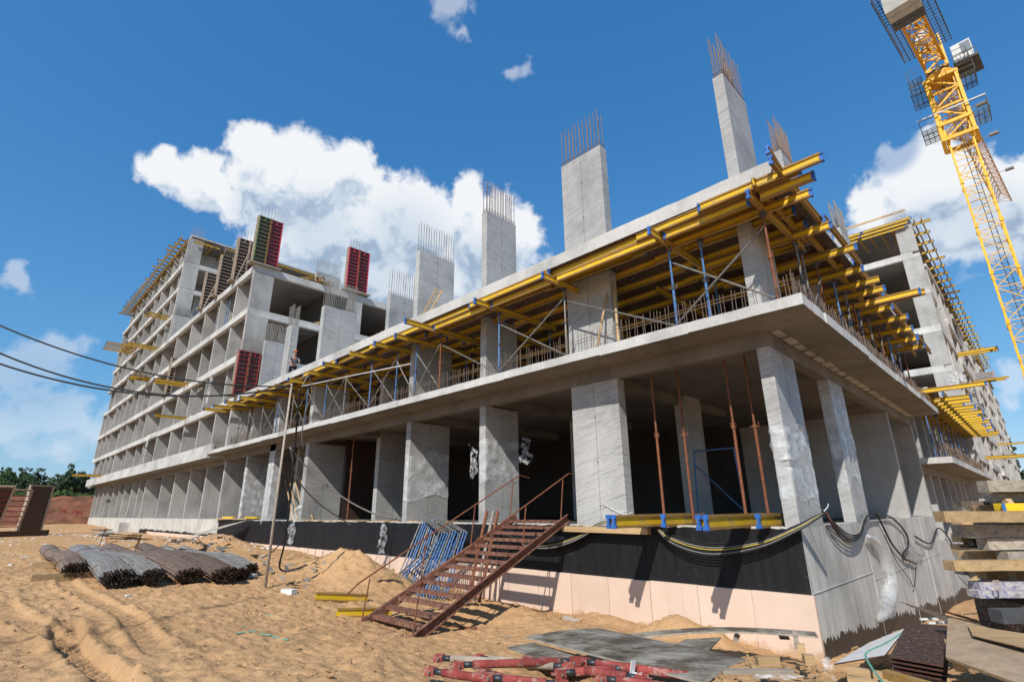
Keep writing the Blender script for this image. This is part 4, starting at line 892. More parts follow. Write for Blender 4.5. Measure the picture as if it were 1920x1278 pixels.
cable(spline(pth([(522,975),(535,1000),(515,1030),(490,1045)], d0=18.8, d1=19)), .022, 'cable_black', 'black cable running from the plinth down into the sand left of the pole')
for i, (u0, v0, u1, v1) in enumerate(((541,890,560,985),(548,880,575,990),(556,870,590,985),(535,900,552,985))): tag(MB().tube(pth([(u0, v0), (u1, v1)], y=[1.4, .35]), .035, 5).build('leaning_board', 'timber'), f'thin board leaning in the dark opening behind the pole, {nth(i)} from the front', 'board')
# cable bundles along the plinth
for i in range(6):
    o = i*4-10; m_ = ['cable_black', 'cable_black', 'cable_yellow', 'cable_grey', 'cable_black', 'cable_grey'][i]
    cable(spline(pth([(955+o,1003),(985,1018+o*.4),(1030,1022+o*.5),(1080,1008+o*.4),(1120,985+o*.3),(1145,975)], y=-.17-.015*i)), .014, m_, f'cable in the bundle on the black plinth beside the stair top, {nth(i)} from outside', 'cable', 'cables beside the stair top')
for i in range(7):
    o = i*3-9; m_ = ['cable_black', 'cable_black', 'cable_grey', 'cable_yellow', 'cable_black', 'cable_grey', 'cable_black'][i]
    cable(spline(pth([(1225,985),(1262,1012+o),(1330,1030+o*1.3),(1420,1020+o),(1490,992+o*.7),(1530,970+o*.4),(1547,961)], y=-.10-.02*i-.02)), .013, m_, f'cable sagging across the black plinth below the corner column, {nth(i)} from the wall', 'cable', 'cables across the near plinth')
for i in range(5):
    o = i*3.5-7
    cable(spline(pth([(1547,960),(1568,990+o),(1592,1008+o),(1612,1003+o*.6),(1622,975+o*.4),(1632,963),(1648,962)], X0=[.10+.02*i]+[.06+.02*i]*6)), .016, 'cable_black', f'black cable looping along the right plinth side, {nth(i)} from the wall', 'cable', 'cables along the right plinth')
cable(spline(pth([(1640,963),(1672,970),(1698,998),(1703,1022),(1693,1038),(1700,1050)], X0=.08)), .028, 'cable_black', 'thick black cable arching over the wall foot on the right facade')
cable(spline(pth([(1645,965),(1655,985),(1672,1018),(1695,1045),(1718,1056)], X0=.08)), .028, 'cable_black', 'thick black cable running down the grey plinth to the knot of wires')
cable(spline(pth([(1658,1002),(1680,1050),(1705,1085),(1714,1098),(1718,1060)], X0=.07)), .012, 'cable_black', 'thin black wire hanging in a long loop on the right plinth')
cable(spline(pth([(1716,1005),(1745,1018),(1758,990),(1775,1002),(1788,1025),(1800,1040)], X0=.08)), .03, 'cable_black', 'black cable coiling along the far part of the right plinth')
cable(spline(pth([(1785,1030),(1800,1060),(1822,1085),(1836,1108)], X0=.2)), .03, 'cable_black', 'black cable trailing from the right plinth down behind the timber stack')
mb = MB()
for i in range(26):
    c = Vector(pth([(ru(1700,1730), ru(1025,1052))], X0=.08)[0]); d = Vector((ru(-.02, .05), ru(-.3, .3), ru(-.22, .22))); mb.tube([c-d, c+Vector((.05, ru(-.1, .1), ru(-.1, .1))), c+d], .008, 4)
tag(mb.build('wire_knot', 'cable_grey'), 'tangled knot of wires tied to the right plinth', 'wire knot')
tag(MB().tube(pth([(1549,962),(1556,975),(1566,990)], X0=.12), .03, 6).build('cable_sleeve', 'red_steel', None, True), 'short red sleeve on the black cables at the building corner', 'cable sleeve')
cable(pth([(1490,912),(1520,938),(1545,958)], y=-.05), .008, 'cable_grey', 'thin wire tied round the corner column', 'wire'); cable(pth([(1545,958),(1552,950),(1553,944)], X0=.12), .010, 'white_scrap', 'white tie ends sticking up at the cable knot on the corner', 'wire')
cable(pth([(1128,942),(1150,955),(1172,965),(1186,960)], y=-.05), .007, 'white_scrap', 'white string tied round the foot of the wide column', 'string')

# ------------------------------------------------------------------ film wraps
def crumple(name, c, ax, up_, w, h, amp, label, n=14, seed=1, mat='thin_film'):
    mb = MB(); c = Vector(c); ax = Vector(ax).normalized(); up_ = Vector(up_).normalized(); nn = ax.cross(up_)
    def f(s, t):
        q = fbm(np.array([s*4+seed]), np.array([t*4.]), 4, seed)[0]; q2 = fbm(np.array([s*3.]), np.array([t*5.+seed]), 3, seed+5)[0]
        wob = 1+q2*1.4
        return c + ax*(s-.5)*w*wob + up_*((t-.5)*h + q2*h*.5) + nn*q*amp*2
    grid_jit(mb, f, n, n); return tag(mb.build(name, mat, None, True), label, 'plastic film')
def band(name, x0, x1, y0, y1, z0, z1, amp, label, seed=3):           # film wrapped round a column
    mb = MB(); per = [(x0, y1), (x0, y0), (x1, y0), (x1, y1)]; L = [y1-y0, x1-x0, y1-y0]; T = sum(L)
    def f(s, t):
        d = s*T
        for (a, b, l) in zip(per, per[1:], L):
            if d <= l+1e-6: p = (a[0]+(b[0]-a[0])*d/l, a[1]+(b[1]-a[1])*d/l); break
            d -= l
        q = fbm(np.array([s*9+seed]), np.array([t*5.]), 4, seed)[0]; q = max(q+.05, .0)*amp*2+.008
        cx, cy = (x0+x1)/2, (y0+y1)/2; dx = -1 if abs(p[0]-x0) < 1e-4 else (1 if abs(p[0]-x1) < 1e-4 else 0); dy = -1 if abs(p[1]-y0) < 1e-4 else 0
        zz = z0+(z1-z0)*t + (.35*(s-.5)+.12*math.sin(s*14+seed))*(z1-z0)*.5
        return (p[0]+dx*q, p[1]+dy*q, zz)
    grid_jit(mb, f, 46, 12); return tag(mb.build(name, 'plastic_film', None, True), label, 'plastic film')
band('film_wrap', -.286, 0, 0, 1.553, 1.35, 2.05, .10, 'crumpled clear plastic film wrapped round the middle of the corner column', 3)
band('film_wrap', -.286, 0, 0, 1.553, .5, 1.15, .03, 'thin clear plastic film stretched low on the corner column', 8)
band('film_wrap', -.286, 0, 4.42, 5.82, .9, 3.5, .05, 'shiny clear plastic film round the second column of the right facade', 4)
band('film_wrap', -9.68, -9.379, 0, 1.593, 1.2, 2.6, .07, 'torn plastic film wrapped round the narrow column right of the stair frames', 6)
band('film_wrap', -14.107, -13.81, 0, 1.966, .8, 2.5, .06, 'plastic film round the narrow column above the scaffold frames', 9)
band('film_wrap', -31.9, -31.6, 0, 1.6, .2, 3.1, .10, 'loose plastic film round the column left of the white wrapped one', 11)
band('film_wrap', -28.15, -27.35, 0, .45, 0, 3.3, .05, 'whitish plastic film round the column left of the pole', 12)
crumple('film_scrap', tuple(ypt(985, 845, 1.2)), (1, .3, 0), (0, 0, 1), .35, .8, .15, 'torn plastic film fluttering in the opening beside the stair rail', 12, 4)
crumple('film_scrap', tuple(ypt(888, 862, -.02)), (1, .3, 0), (0, 0, 1), .3, .95, .15, 'torn white film hanging on the left edge of the narrow column', 12, 5)
crumple('film_scrap', tuple(ypt(718, 1010, -.08)), (1, 0, 0), (.1, 0, 1), .5, 1.0, .10, 'scrap of clear film stuck on the black plinth above the sand mound', 12, 7)
crumple('film_scrap', tuple(ypt(547, 995, -.2)), (1, 0, 0), (.1, 0, 1), .6, 1.3, .18, 'bunch of clear film hanging on the plinth behind the pole', 12, 8)
crumple('film_scrap', tuple(ypt(556, 960, -.05)), (1, 0, 0), (.3, 0, 1), .8, .7, .2, 'white film knotted round the column foot behind the pole', 12, 18)
crumple('film_scrap', (-38.2, -1.2, 8.9), (1, 0, 0), (.1, 0, 1), .3, 2.4, .25, 'white film trailing down a wall edge of the left wing', 12, 9)
crumple('film_scrap', (-40.9, -1.2, 9.4), (1, 0, 0), (.6, 0, .6), 1.6, .35, .25, 'white film stretched across an open bay of the left wing', 12, 10)
crumple('film_scrap', (-55.4, -1.2, 6.0), (1, 0, 0), (.1, 0, 1), .4, 2.4, .25, 'white film hanging in the lowest open bay of the left wing', 12, 21)
crumple('film_scrap', (-83.5, -1.3, 4.0), (1, 0, 0), (0, 0, 1), 2.2, .9, .15, 'white sheet hanging over the far end of the long slab edge', 12, 22)
crumple('film_scrap', (.9, 36.0, 9.0), (1, .2, 0), (.2, 0, 1), 1.0, .8, .25, 'white film blowing at the corner of the right tower', 12, 23)
for i, (uv, lab) in enumerate((([(1627,1005),(1645,1020),(1662,1060),(1668,1100),(1660,1140),(1648,1162)], 'long bag of white plastic film hanging down the grey plinth on the right'),)):
    pts = spline(pth(uv, X0=.13)); n_ = len(pts); mb = MB(); mb.tube(pts, [.04+.15*math.sin(math.pi*min(1, (j+1)/n_)**1.4)**.8 for j in range(n_)], 14)
    tag(mb.build('film_bag', 'smooth_film', None, True), lab, 'plastic film')

# ------------------------------------------------------------------ ledge items on the plinth
for i, (x_, y_, lab) in enumerate(((-3.08, -2.0, 'left pair, right one'), (-3.27, -1.92, 'left pair, left one'), (-2.72, -.55, 'short one between the pairs'), (-1.02, -2.0, 'right pair, right one'), (-1.21, -1.9, 'right pair, left one'), (-.62, -.5, 'short one by the corner column'))):
    o = beam((x_, y_, .245), (x_, 1.5, .255), 'yellow beam jutting over the plinth beside the corner column, '+lab, 'yellow beams jutting over the plinth', (0, 0)); o.scale = (1, 1.25, 1.35)
    inst('end_cap', beam_mesh(2.0)[1], o)
tag(MB().bar((-5.95, -.2, -.12), (-3.3, -.22, -.14), .16, .14).build('timber_balk', 'timber'), 'squared timber fixed along the top of the black plinth below the yellow beam', 'timber')
mb = MB(); mb.bar((-35.5, -.1, .03), (-29, .1, .04), .3, .05); tag(mb.build('timber_plank', 'timber'), 'long plank lying on the plinth ledge left of the pole', 'plank')
for i, x in enumerate((-34.2, -30.2)): tag(MB().bar((x, -.1, .12), (x+1.6, 0, .12), .15, .1).build('yellow_offcut', 'yellow_beam'), ('left' if i == 0 else 'right')+' yellow offcut on the plank upon the plinth ledge left of the pole', 'offcut')
mb = MB()
for i in range(12): mb.bar((-24.5+i*1.15, ru(0, .2), .015), (-23.6+i*1.15, ru(0, .25), .02), .2, .03)
tag(mb.build('ledge_board', 'timber'), 'thin worn boards strewn along the plinth ledge behind the pole and frames', 'boards')

# ------------------------------------------------------------------ sand area items
def ybeam_ground(u0, v0, u1, v1, lab, z=.2):
    a = None
    P0 = zpt(u0, v0, -1.8); P1 = zpt(u1, v1, -1.82); za = max(gz(*P0[:2]), gz(*P1[:2]))
    beam((P0[0], P0[1], gz(*P0[:2])+.19), (P1[0], P1[1], gz(*P1[:2])+.19), lab, 'yellow beams lying on the sand', (1, 0))
ybeam_ground(591, 1129, 690, 1122, 'yellow beam with blue end lying on the sand, upper of two left of the stair'); ybeam_ground(632, 1146, 735, 1137, 'yellow beam lying on the sand, lower of two left of the stair')
# rebar bundles
BUN = [((-16.1,-9.35),(-27.5,-9.0),.34,'rebar_steel','round bundle of reinforcing bars, leftmost and nearest on the timber sleepers',70),((-13.6,-8.75),(-27.8,-7.9),.46,'rebar_grey','broad sagging bundle of bluish grey bars with a white tag, second from the left',110),((-13.5,-8.0),(-28,-7.4),.33,'rebar_grey','slim bundle of grey bars squeezed between the sagging one and the brown ones',60),
       ((-13.5,-7.15),(-29.5,-6.5),.40,'rebar_steel','brown bundle of bars ending in a thick round face, middle of the pile',90),((-13.1,-6.35),(-29.3,-5.2),.42,'rebar_steel','brown bundle of bars bound with wire at the right of the pile',90),((-13.6,-5.75),(-27.6,-4.6),.27,'rebar_grey','grey bundle of bars behind the brown ones, second from the right',50),((-14.4,-5.25),(-26,-4.2),.27,'rebar_grey','small grey bundle of bars at the far right of the pile',50)]
for (a, b, r, mt, lab, n) in BUN:
    r *= .92; n = int(n*1.2)
    t = thing('rebar_bundle', lab, 'steel bars', (a[0], a[1], gz(*a)), 'bundles of reinforcing bars on the sand'); g0 = gz(*a)
    mb = MB(); Pn = []
    flat = .50 if r > .36 else .66; K = 9
    for i in range(n):
        q = i/n; rad = r*math.sqrt(q+.02)*ru(.9, 1.02); th = i*2.39996; Pn.append((rad*math.cos(th), rad*math.sin(th)*flat))
    for (p_, h_) in Pn:
        pts = []; jx = ru(-.12, .12); ph = ru(0, 6.28)
        for k_ in range(K):
            s = k_/(K-1); sp_ = 1+.25*abs(math.sin(s*3.1))*(.5 if r < .44 else 1.0)+.04*math.sin(ph+s*9); z = .15*math.sin(min(1, s*3)*math.pi*.5)-.1*s+.06*math.sin(s*7)
            pts.append(((b[0]-a[0])*s+jx*(1-s), (b[1]-a[1])*s + p_*sp_, r*flat+.10+h_*(sp_ if h_ < 0 else 1)*(1-.25*s)+z-.05))
        mb.tube(pts, .0145, 5)
    mb.build('bars', mt, t)
    core = []
    for k_ in range(K):
        s = k_/(K-1); sp_ = 1+.25*abs(math.sin(s*3.1))*(.5 if r < .37 else 1.0); z = .15*math.sin(min(1, s*3)*math.pi*.5)-.1*s+.06*math.sin(s*7); cyy, czz = (b[1]-a[1])*s, r*flat+.10+z-.05
        core += [((b[0]-a[0])*s+(-.25 if k_ == 0 else 0), cyy+.86*r*sp_*math.cos(w), czz+.82*r*flat*math.sin(w)*(1 if math.sin(w) > 0 else 1.0)) for w in [q*math.pi/8 for q in range(16)]]
    MB().add(core, [(i*16+j, i*16+(j+1) % 16, (i+1)*16+(j+1) % 16, (i+1)*16+j) for i in range(K-1) for j in range(16)]).build('inner_bars', mt, t)
    mb = MB()
    for i in range(60):
        rad = r*math.sqrt(i/60)*.98; th = i*2.39996; mb.tube([(-.005+ru(-.1, .13), rad*math.cos(th), r*flat+.05+rad*math.sin(th)*flat), (.06+ru(0, .1), rad*math.cos(th), r*flat+.05+rad*math.sin(th)*flat)], .022, 5)
    mb.build('bar_ends', 'rebar_end', t)
    for s in (.12, .3, .62):
        c = Vector(((b[0]-a[0])*s, (b[1]-a[1])*s, r*flat+.08+.12*math.sin(min(1, s*3)*1.57)-.05)); ring = [c+Vector((.05*math.sin(w), (r*1.12)*math.cos(w), (r*flat*1.1)*math.sin(w))) for w in [i*math.pi/9 for i in range(19)]]
        MB().tube(ring, .012, 4).build('tie_wire', 'rust_steel', t)
for i, (u0, v0, u1, v1) in enumerate(((55,1094,330,1072),(58,1070,255,1060))):
    a = zpt(u0, v0, -1.38); b = zpt(u1, v1, -1.38); tag(MB().bar((a[0], a[1], gz(*a[:2])+.07), (b[0], b[1], gz(*b[:2])+.09), .18, .2).build('timber_sleeper', 'timber'), ('front' if i == 0 else 'rear')+' squared timber sleeper under the steel bar bundles', 'sleeper')
for i, (p0, p1, p2) in enumerate(((zpt(178,1043,-1.4),zpt(193,1013,-1.2),zpt(201,1030,-1.3)),(zpt(245,1055,-1.4),zpt(258,1030,-1.1),zpt(255,1045,-1.3)))):
    cable([tuple(p0), (p1[0], p1[1], p0[2]+.9), tuple(p2)], .022, 'rust_steel', ('left' if i == 0 else 'right')+' bent wire lifting loop sticking up from the bar bundles', 'lifting loop')
def gitem(name, u, v, sx, sy, sz, mat, lab, cat, rz=0, zref=-1.5, tilt=(0, 0), lift=0.0):
    p = zpt(u, v, zref)
    for _ in range(4): p = zpt(u, v, gz(*p[:2]))
    mb = MB(); mb.box(-sx/2, sx/2, -sy/2, sy/2, 0, sz); o = mb.build(name, mat); o.location = (p[0], p[1], gz(*p[:2])-.01+lift); o.rotation_euler = (tilt[0], tilt[1], rz); return tag(o, lab, cat)
gitem('foam_strip', 422, 1081, 1.9, .22, .09, 'white_scrap', 'long white foam strip lying on the sand right of the bar bundles', 'foam strip', .75)
gitem('foam_piece', 541, 1113, .42, .18, .12, 'white_scrap', 'white foam block on the sand below the pole', 'foam block', .3); gitem('foam_piece', 237, 1116, .2, .15, .03, 'white_scrap', 'small white scrap on the sand in front of the bar bundles', 'scrap', .5)
gitem('foam_piece', 578, 1049, .8, .3, .06, 'white_scrap', 'flat white foam piece on the sand below the dotted insulation', 'foam piece', .2); gitem('board_scrap', 945, 1192, .32, .09, .02, 'old_timber', 'short pale board lying alone on the sand right of the stair foot', 'board', 1.2)
gitem('timber_wedge', 705, 1090, .12, 1.2, .1, 'timber', 'short pale timber leaning on the sand mound left of the scaffold frames', 'timber', -.5, tilt=(.45, 0))
gitem('board_scrap', 1075, 1164, .5, .25, .015, 'old_timber', 'bent scrap board at the foot of the pink insulation', 'board', .6, tilt=(.5, .2)); gitem('board_scrap', 850, 1175, 1.1, .05, .03, 'rust_steel', 'thin rusty strip on the sand by the stair foot', 'strip', .5)
for i, (u, v, l, a) in enumerate(((487,1185,.5,.5),(462,1183,.35,1.5),(522,1197,.55,.2),(505,1155,.6,.4),(452,1178,.3,2.4))): gitem('green_strip', u, v, l, .035, .012, 'green_strap', f'thin grey green strap scrap on the sand in the left foreground, {nth(i)} of several', 'scrap', a)
# leaning sheet, box, debris stack
s0, s1, s2 = Vector((-33.8, -2.5, gz(-33.8, -2.5)+.1)), Vector((-31.0, -2.0, gz(-31, -2)+.35)), Vector((-32.0, -.7, -.35))
mb = MB(); mb.add([s0, s1, s1+(s2-s0)*.9, s2, s0+Vector((0, .04, .03)), s1+Vector((0, .04, .03)), s1+(s2-s0)*.9+Vector((0, .04, .03)), s2+Vector((0, .04, .03))], [(0,1,2,3),(7,6,5,4),(0,4,5,1),(1,5,6,2),(2,6,7,3),(3,7,4,0)])
tag(mb.build('metal_sheet', 'old_timber'), 'grey weathered sheet leaning on the sand mound by the black plinth', 'sheet')
for i in range(9):
    x = -50+ru(-4, 4); y = -3.2+ru(-.8, .8); g = gz(x, y); mt = ['old_timber', 'blue_paint', 'white_scrap', 'dark_steel', 'timber'][i % 5]
    tag(MB().bar((x-ru(1, 2), y+ru(-.5, .5), g+.05+.08*(i//2)), (x+ru(1, 2), y+ru(-.5, .5), g+.08+.08*(i//2)), ru(.3, .8), .07).build('stacked_board', mt), f'{["weathered","blue","white","dark","yellowish"][i % 5]} board in the low stack before the far plinth, {nth(i)} from below', 'board', 'boards stacked before the far plinth')
for i in range(3): 
    x, y = -41.5+i*.3, -4.3+i*.2; tag(MB().bar((x-1.6, y, gz(x, y)+.12+.12*i), (x+1.4, y+.5, gz(x, y)+.12+.12*i), .9, .05).build('pallet_board', 'timber'), f'pallet board in the stack behind the bar bundles, {nth(i)} from below', 'pallet board', 'pallet boards behind the bar bundles')
mb = MB()
for i in range(380):
    x = ru(-80, -18); y = -ru(.8, 11); 
    if random.random() < .5: x, y = ru(-62, -20), -ru(1, 6)
    g = gz(x, y); s = ru(.03, .14)*(1 if x < -20 else .5); a = ru(0, 3.1); d = Vector((math.cos(a), math.sin(a), ru(-.2, .3)))*s; mb.bar(Vector((x, y, g+.02))-d, Vector((x, y, g+.03))+d, s*ru(.4, 1.2), ru(.01, .05))
o = mb.build('litter', 'white_scrap'); tag(o, 'white scraps of foam and paper strewn over the sand', 'litter', None, 'stuff')
mb = MB(); nc = 0
while nc < 3800:
    x = ru(-22, 3); y = ru(-12.3, -.3)
    w_ = fbm(np.array([x*.8]), np.array([y*.8]), 3, 55)[0]
    if random.random() > .12+max(0, w_)*4: continue
    nc += 1; g = gz(x, y); s = ru(.008, .026)*(2.0 if random.random() < .12 else 1); c = Vector((x, y, g+s*.2))
    pts = [c+Vector((ru(-1, 1), ru(-1, 1), ru(-.5, .9)))*s for _ in range(6)]; mb.add(pts, [(0,1,2),(0,2,3),(0,3,4),(1,2,5),(2,3,5),(3,4,5),(0,4,1),(4,5,1)])
o = mb.build('clods', 'sand'); tag(o, 'small clods of dry sand scattered over the ground', 'clods', None, 'stuff')
mb = MB()
for i in range(90):
    x = ru(-34, -24) if i < 50 else ru(-24, -12); y = ru(-3.6, -2.2) if i < 50 else -4.2+ru(-1, 1); g = gz(x, y); c = Vector((x, y, g)); s = ru(.1, .4); mb.add([c+Vector((ru(-1, 1)*s, ru(-1, 1)*s, ru(0, .25))) for _ in range(4)], [(0,1,2),(0,2,3)])
tag(mb.build('grey_film_heap', 'cable_grey'), 'crumpled grey sheeting lying behind the bar bundles', 'sheeting', None, 'stuff')
# leaning wall forms at the far left
bx_, by_ = -62.0, -9.2; g = gz(bx_, by_)
def lean_form(x, y, w, h, lean, lab, mt='ply_face', ladder=True, ry=0):
    t = thing('wall_form', lab, 'formwork', (x, y, gz(x, y)), 'wall forms leaning at the left', ry); t.rotation_euler = (0, R(lean), ry)
    if mt: MB().box(-.05, 0, -w/2, w/2, 0, h).build('plywood_face', mt, t)
    mb = MB()
    for yy in (-w/2, w/2): mb.box(-.14, .08, yy-.08, yy+.08, 0, h)
    mb.box(-.14, .08, -w/2, w/2, h-.12, h+.01)
    mb.build('steel_frame', 'tan_frame', t)
    if ladder:
        mb = MB()
        for i in range(8): mb.box(.005, .10, -w/2+.1, w/2-.1, h*(.08+.11*i), h*(.08+.11*i)+.07)
        mb.build('cross_rib', 'red_frame', t)
lean_form(-64.5, -7.3, 1.9, 4.4, 3, 'dark plywood wall form with a pale rim leaning at the left, rightmost of the group', 'ply_face', False, .5)
lean_form(-62.5, -9.1, 1.9, 4.0, 9, 'red ribbed wall form with ladder like bars in the middle of the leaning group', None, True, .5); lean_form(-59.6, -10.6, 1.8, 4.3, 16, 'dark wall form with pale rim leaning at the left edge of the photo', 'ply_face', True, .35)
mb = MB(); g = gz(-58.5, -9); mb.box(0, .12, -2.6, 3.2, 0, .6); mb.c = 0; o = mb.build('low_wall_form', 'ply_face', loc=(-57.5, -9.2, g-.1)); o.rotation_euler = (0, 0, .5); tag(o, 'low black form panel standing in front of the leaning wall forms', 'formwork')
for i, (u, v) in enumerate(((119, 957), (141, 958), (150, 961))):
    q = pth([(u, v)], X0=-101.5)[0]; mb = MB(); mb.box(-.04, .04, -.28, .28, -.2, .25); mb.box(-.06, .06, -.34, -.24, -.6, .3); mb.box(-.06, .06, .24, .34, -.6, .3)
    o = mb.build('site_barrier', 'red_steel', None, loc=q); tag(o, f'small orange red barrier on the red earth bank, {nth(i)} from the left', 'barrier')

# ------------------------------------------------------------------ foreground: red push-pull props
def red_prop(a, b, lab, painted='red_steel'):
    a = Vector(a); b = Vector(b); t = thing('push_pull_prop', lab, 'steel prop', a, 'red steel props piled in the foreground'); d = b-a; L = d.length; x = d.normalized()
    side = x.cross(Vector((0, 0, 1))).normalized(); up = side.cross(x)
    MB().tube([x*.24, x*(L-.24)], .046, 14).build('tube', painted, t, True)
    MB().tube([x*.10, x*.25], .034, 12).build('threaded_end', 'black_thread', t, True); MB().tube([x*(L-.25), x*(L-.10)], .034, 12).build('threaded_end', 'black_thread', t, True)
    for s, o_ in ((0, 1), (L, -1)):
        mb = MB(); c = x*(s+o_*.07)
        for k_ in (-1, 1): mb.bar(c+side*.042*k_-x*.07*o_, c+side*.042*k_+x*.06*o_, .009, .085, up)
        mb.bar(c-x*.07*o_-side*.046, c-x*.07*o_+side*.046, .085, .010, up); mb.build('fork_bracket', 'red_steel', t)
        MB().tube([c-side*.08+x*.01*o_, c+side*.08+x*.01*o_], .014, 8).build('bolt', 'grey_steel', t)
def gp(u, v, z): return tuple(zpt(u, v, z))
RP = [((815,1232,-1.45),(1075,1250,-1.42),'pale dusty red prop lying rearmost in the pile','tan_frame'),((800,1256,-1.47),(1010,1285,-1.45),'red prop at the front left of the pile',None),((850,1246,-1.42),(1088,1238,-1.38),'bright red prop lying across the middle of the pile',None),((905,1268,-1.42),(1065,1284,-1.45),'short red prop at the bottom centre of the pile',None),((1085,1238,-1.40),(1332,1272,-1.38),'long red prop reaching to the right under the dirty board',None),((1060,1252,-1.42),(1215,1272,-1.42),'scratched red prop right of the middle of the pile',None),((980,1236,-1.5),(1110,1243,-1.5),'red prop half hidden behind the middle of the pile',None),((905,1258,-1.48),(1030,1300,-1.44),'red prop slanting out of the picture at the bottom of the pile',None),((1040,1262,-1.44),(1190,1250,-1.40),'faded red prop crossing the right half of the pile',None),((1120,1270,-1.46),(1290,1292,-1.44),'red prop lowest at the right of the pile',None),((890,1232,-1.5),(1000,1244,-1.46),'short faded prop at the back left of the pile','tan_frame')]
for a, b, lab, mt in RP:
    p_ = gp(*a); q_ = gp(*b); z0 = max(gz(p_[0], p_[1]), gz(q_[0], q_[1])); red_prop(p_, q_, lab, mt or 'red_steel')
# brackets lying in the pile
mb = MB(); c = Vector(gp(1185, 1262, -1.40)); mb.bar(c, c+Vector((.02, .02, .13)), .09, .006, (1, 0, 0)); mb.bar(c, c+Vector((.1, .05, .01)), .09, .006); tag(mb.build('steel_bracket', 'white_scrap'), 'loose pale steel bracket lying between the red props', 'bracket')
# boards
def sheet(name, c4, th, mat, lab, cat, mat2=None, bend=0.0, n=10):
    c4 = [Vector(c) for c in c4]; nn = (c4[1]-c4[0]).cross(c4[3]-c4[0]).normalized()
    if nn.z < 0: nn = -nn
    mb = MB()
    def f(s, t, o_=0): return (c4[0].lerp(c4[1], s)).lerp(c4[3].lerp(c4[2], s), t) + nn*(bend*math.sin(math.pi*s) + o_)
    mb.c = 0; grid_jit(mb, lambda s, t: f(s, t, th), n, 4)
    mb.c = 1 if mat2 else 0; grid_jit(mb, lambda s, t: f(s, t, 0), n, 4)
    ring = [(i/n, 0) for i in range(n+1)]+[(1, j/4) for j in range(1, 5)]+[(1-i/n, 1) for i in range(1, n+1)]+[(0, 1-j/4) for j in range(1, 4)]
    o_ = len(mb.v); mb.v += [tuple(f(s, t, 0)) for s, t in ring]+[tuple(f(s, t, th)) for s, t in ring]; k_ = len(ring)
    mb.f += [(o_+i, o_+(i+1) % k_, o_+k_+(i+1) % k_, o_+k_+i) for i in range(k_)]; mb.mi += [mb.c]*k_
    return tag(mb.build(name, [mat, mat2] if mat2 else mat), lab, cat)
sheet('dirty_board', [gp(985,1196,-1.62), gp(1125,1180,-1.60), gp(1398,1238,-1.36), gp(1322,1284,-1.36)][0:4], .025, 'dirty_board', 'large dirty form board with grey cement smears lying in the foreground', 'board', 'old_timber', .03)
sheet('old_plank', [gp(950,1215,-1.66), gp(1000,1206,-1.66), gp(1100,1235,-1.62), gp(1050,1250,-1.62)], .02, 'dirty_board', 'muddy plank sticking out from under the large dirty board', 'plank')
a0, a1 = Vector(ypt(1170, 1200, -2.6)), Vector(ypt(1535, 1196, -1.2))
sheet('curved_plank', [a0, a1, a1+Vector((-.12, .25, .02)), a0+Vector((-.12, .25, .02))], .03, 'dirty_board', 'long bowed plank with nails lying in front of the pink insulation', 'plank', 'old_timber', .10, 14)
sheet('grey_board', [gp(1235,1225,-1.66), gp(1320,1230,-1.62), gp(1352,1196,-1.70), gp(1285,1200,-1.74)], .02, 'dirty_board', 'small grey board slanting under the bowed plank', 'board')
def wblock(u, v, z, sx, sy, sz, rz, lab, mat='timber', tilt=0.0, cat='wood block', name='wood_block'):
    p = gp(u, v, z); o = MB().box(-sx/2, sx/2, -sy/2, sy/2, 0, sz).build(name, mat); o.location = p; o.rotation_euler = (tilt, 0, rz); return tag(o, lab, cat)
wblock(1440, 1245, -1.72, .30, .12, .10, .75, 'pale squared wood block lying in front of the plank pile, near the middle'); wblock(1518, 1244, -1.78, .14, .13, .12, .6, 'brown wood cube at the right end of the bowed plank'); wblock(1470, 1195, -1.85, .16, .14, .03, .5, 'small dark faced plywood offcut on the sand under the bowed plank', 'ply_face', .2, 'offcut', 'plywood_offcut')
wblock(1380, 1196, -1.86, .5, .09, .04, 1.9, 'pale batten standing across the gap under the bowed plank', 'old_timber', .5, 'batten', 'batten'); wblock(1495, 1215, -1.80, .07, .07, .26, .3, 'short upright stub carrying the end of the bowed plank', 'old_timber'); wblock(1505, 1228, -1.80, .1, .1, .16, .3, 'wood stub beside the upright one under the bowed plank', 'timber')
wblock(1420, 1262, -1.70, .9, .10, .05, .72, 'pale batten lying behind the right end of the red props', 'old_timber', 0, 'batten', 'batten')
crumple('film_scrap', gp(1450, 1268, -1.66), (.72, .7, 0), (.6, -.6, .25), .55, .22, .06, 'crumpled white film lying by the wood blocks in the foreground', 12, 31); crumple('film_scrap', gp(1555, 1255, -1.68), (.72, .7, 0), (-.2, .2, 1), .16, .24, .06, 'clear film lump at the foot of the building corner', 10, 33)
# right foreground: brown panel stack, tan sheets, green strap
for i in range(4):
    zt_ = -1.66+.055*i
    sheet('film_faced_panel', [gp(1668, 1228+i*.0, -1.46), gp(1768, 1246, -1.46), gp(1777, 1171, -1.46), gp(1700, 1166, -1.46)], .018, 'ply_face', f'brown film faced plywood panel in the near stack, {nth(i)} from the bottom', 'plywood', 'ply_edge', 0, 6).location = (0, 0, -.175+.05*i)
sheet('tan_plywood', [gp(1779, 1160, -1.22), gp(1775, 1236, -1.30), Vector(gp(1905, 1285, -1.24))+Vector((.1, -.1, 0)), Vector(gp(1990, 1215, -1.15))], .03, 'ply_tan', 'tan plywood sheet with a torn edge lying at the lower right', 'plywood', 'timber', .0)
sheet('pale_plywood', [gp(1815, 1172, -1.16), gp(1824, 1192, -1.17), Vector(gp(1960, 1225, -1.1)), Vector(gp(1960, 1195, -1.1))], .012, 'timber', 'pale plywood strip lying on top of the tan sheet', 'plywood')
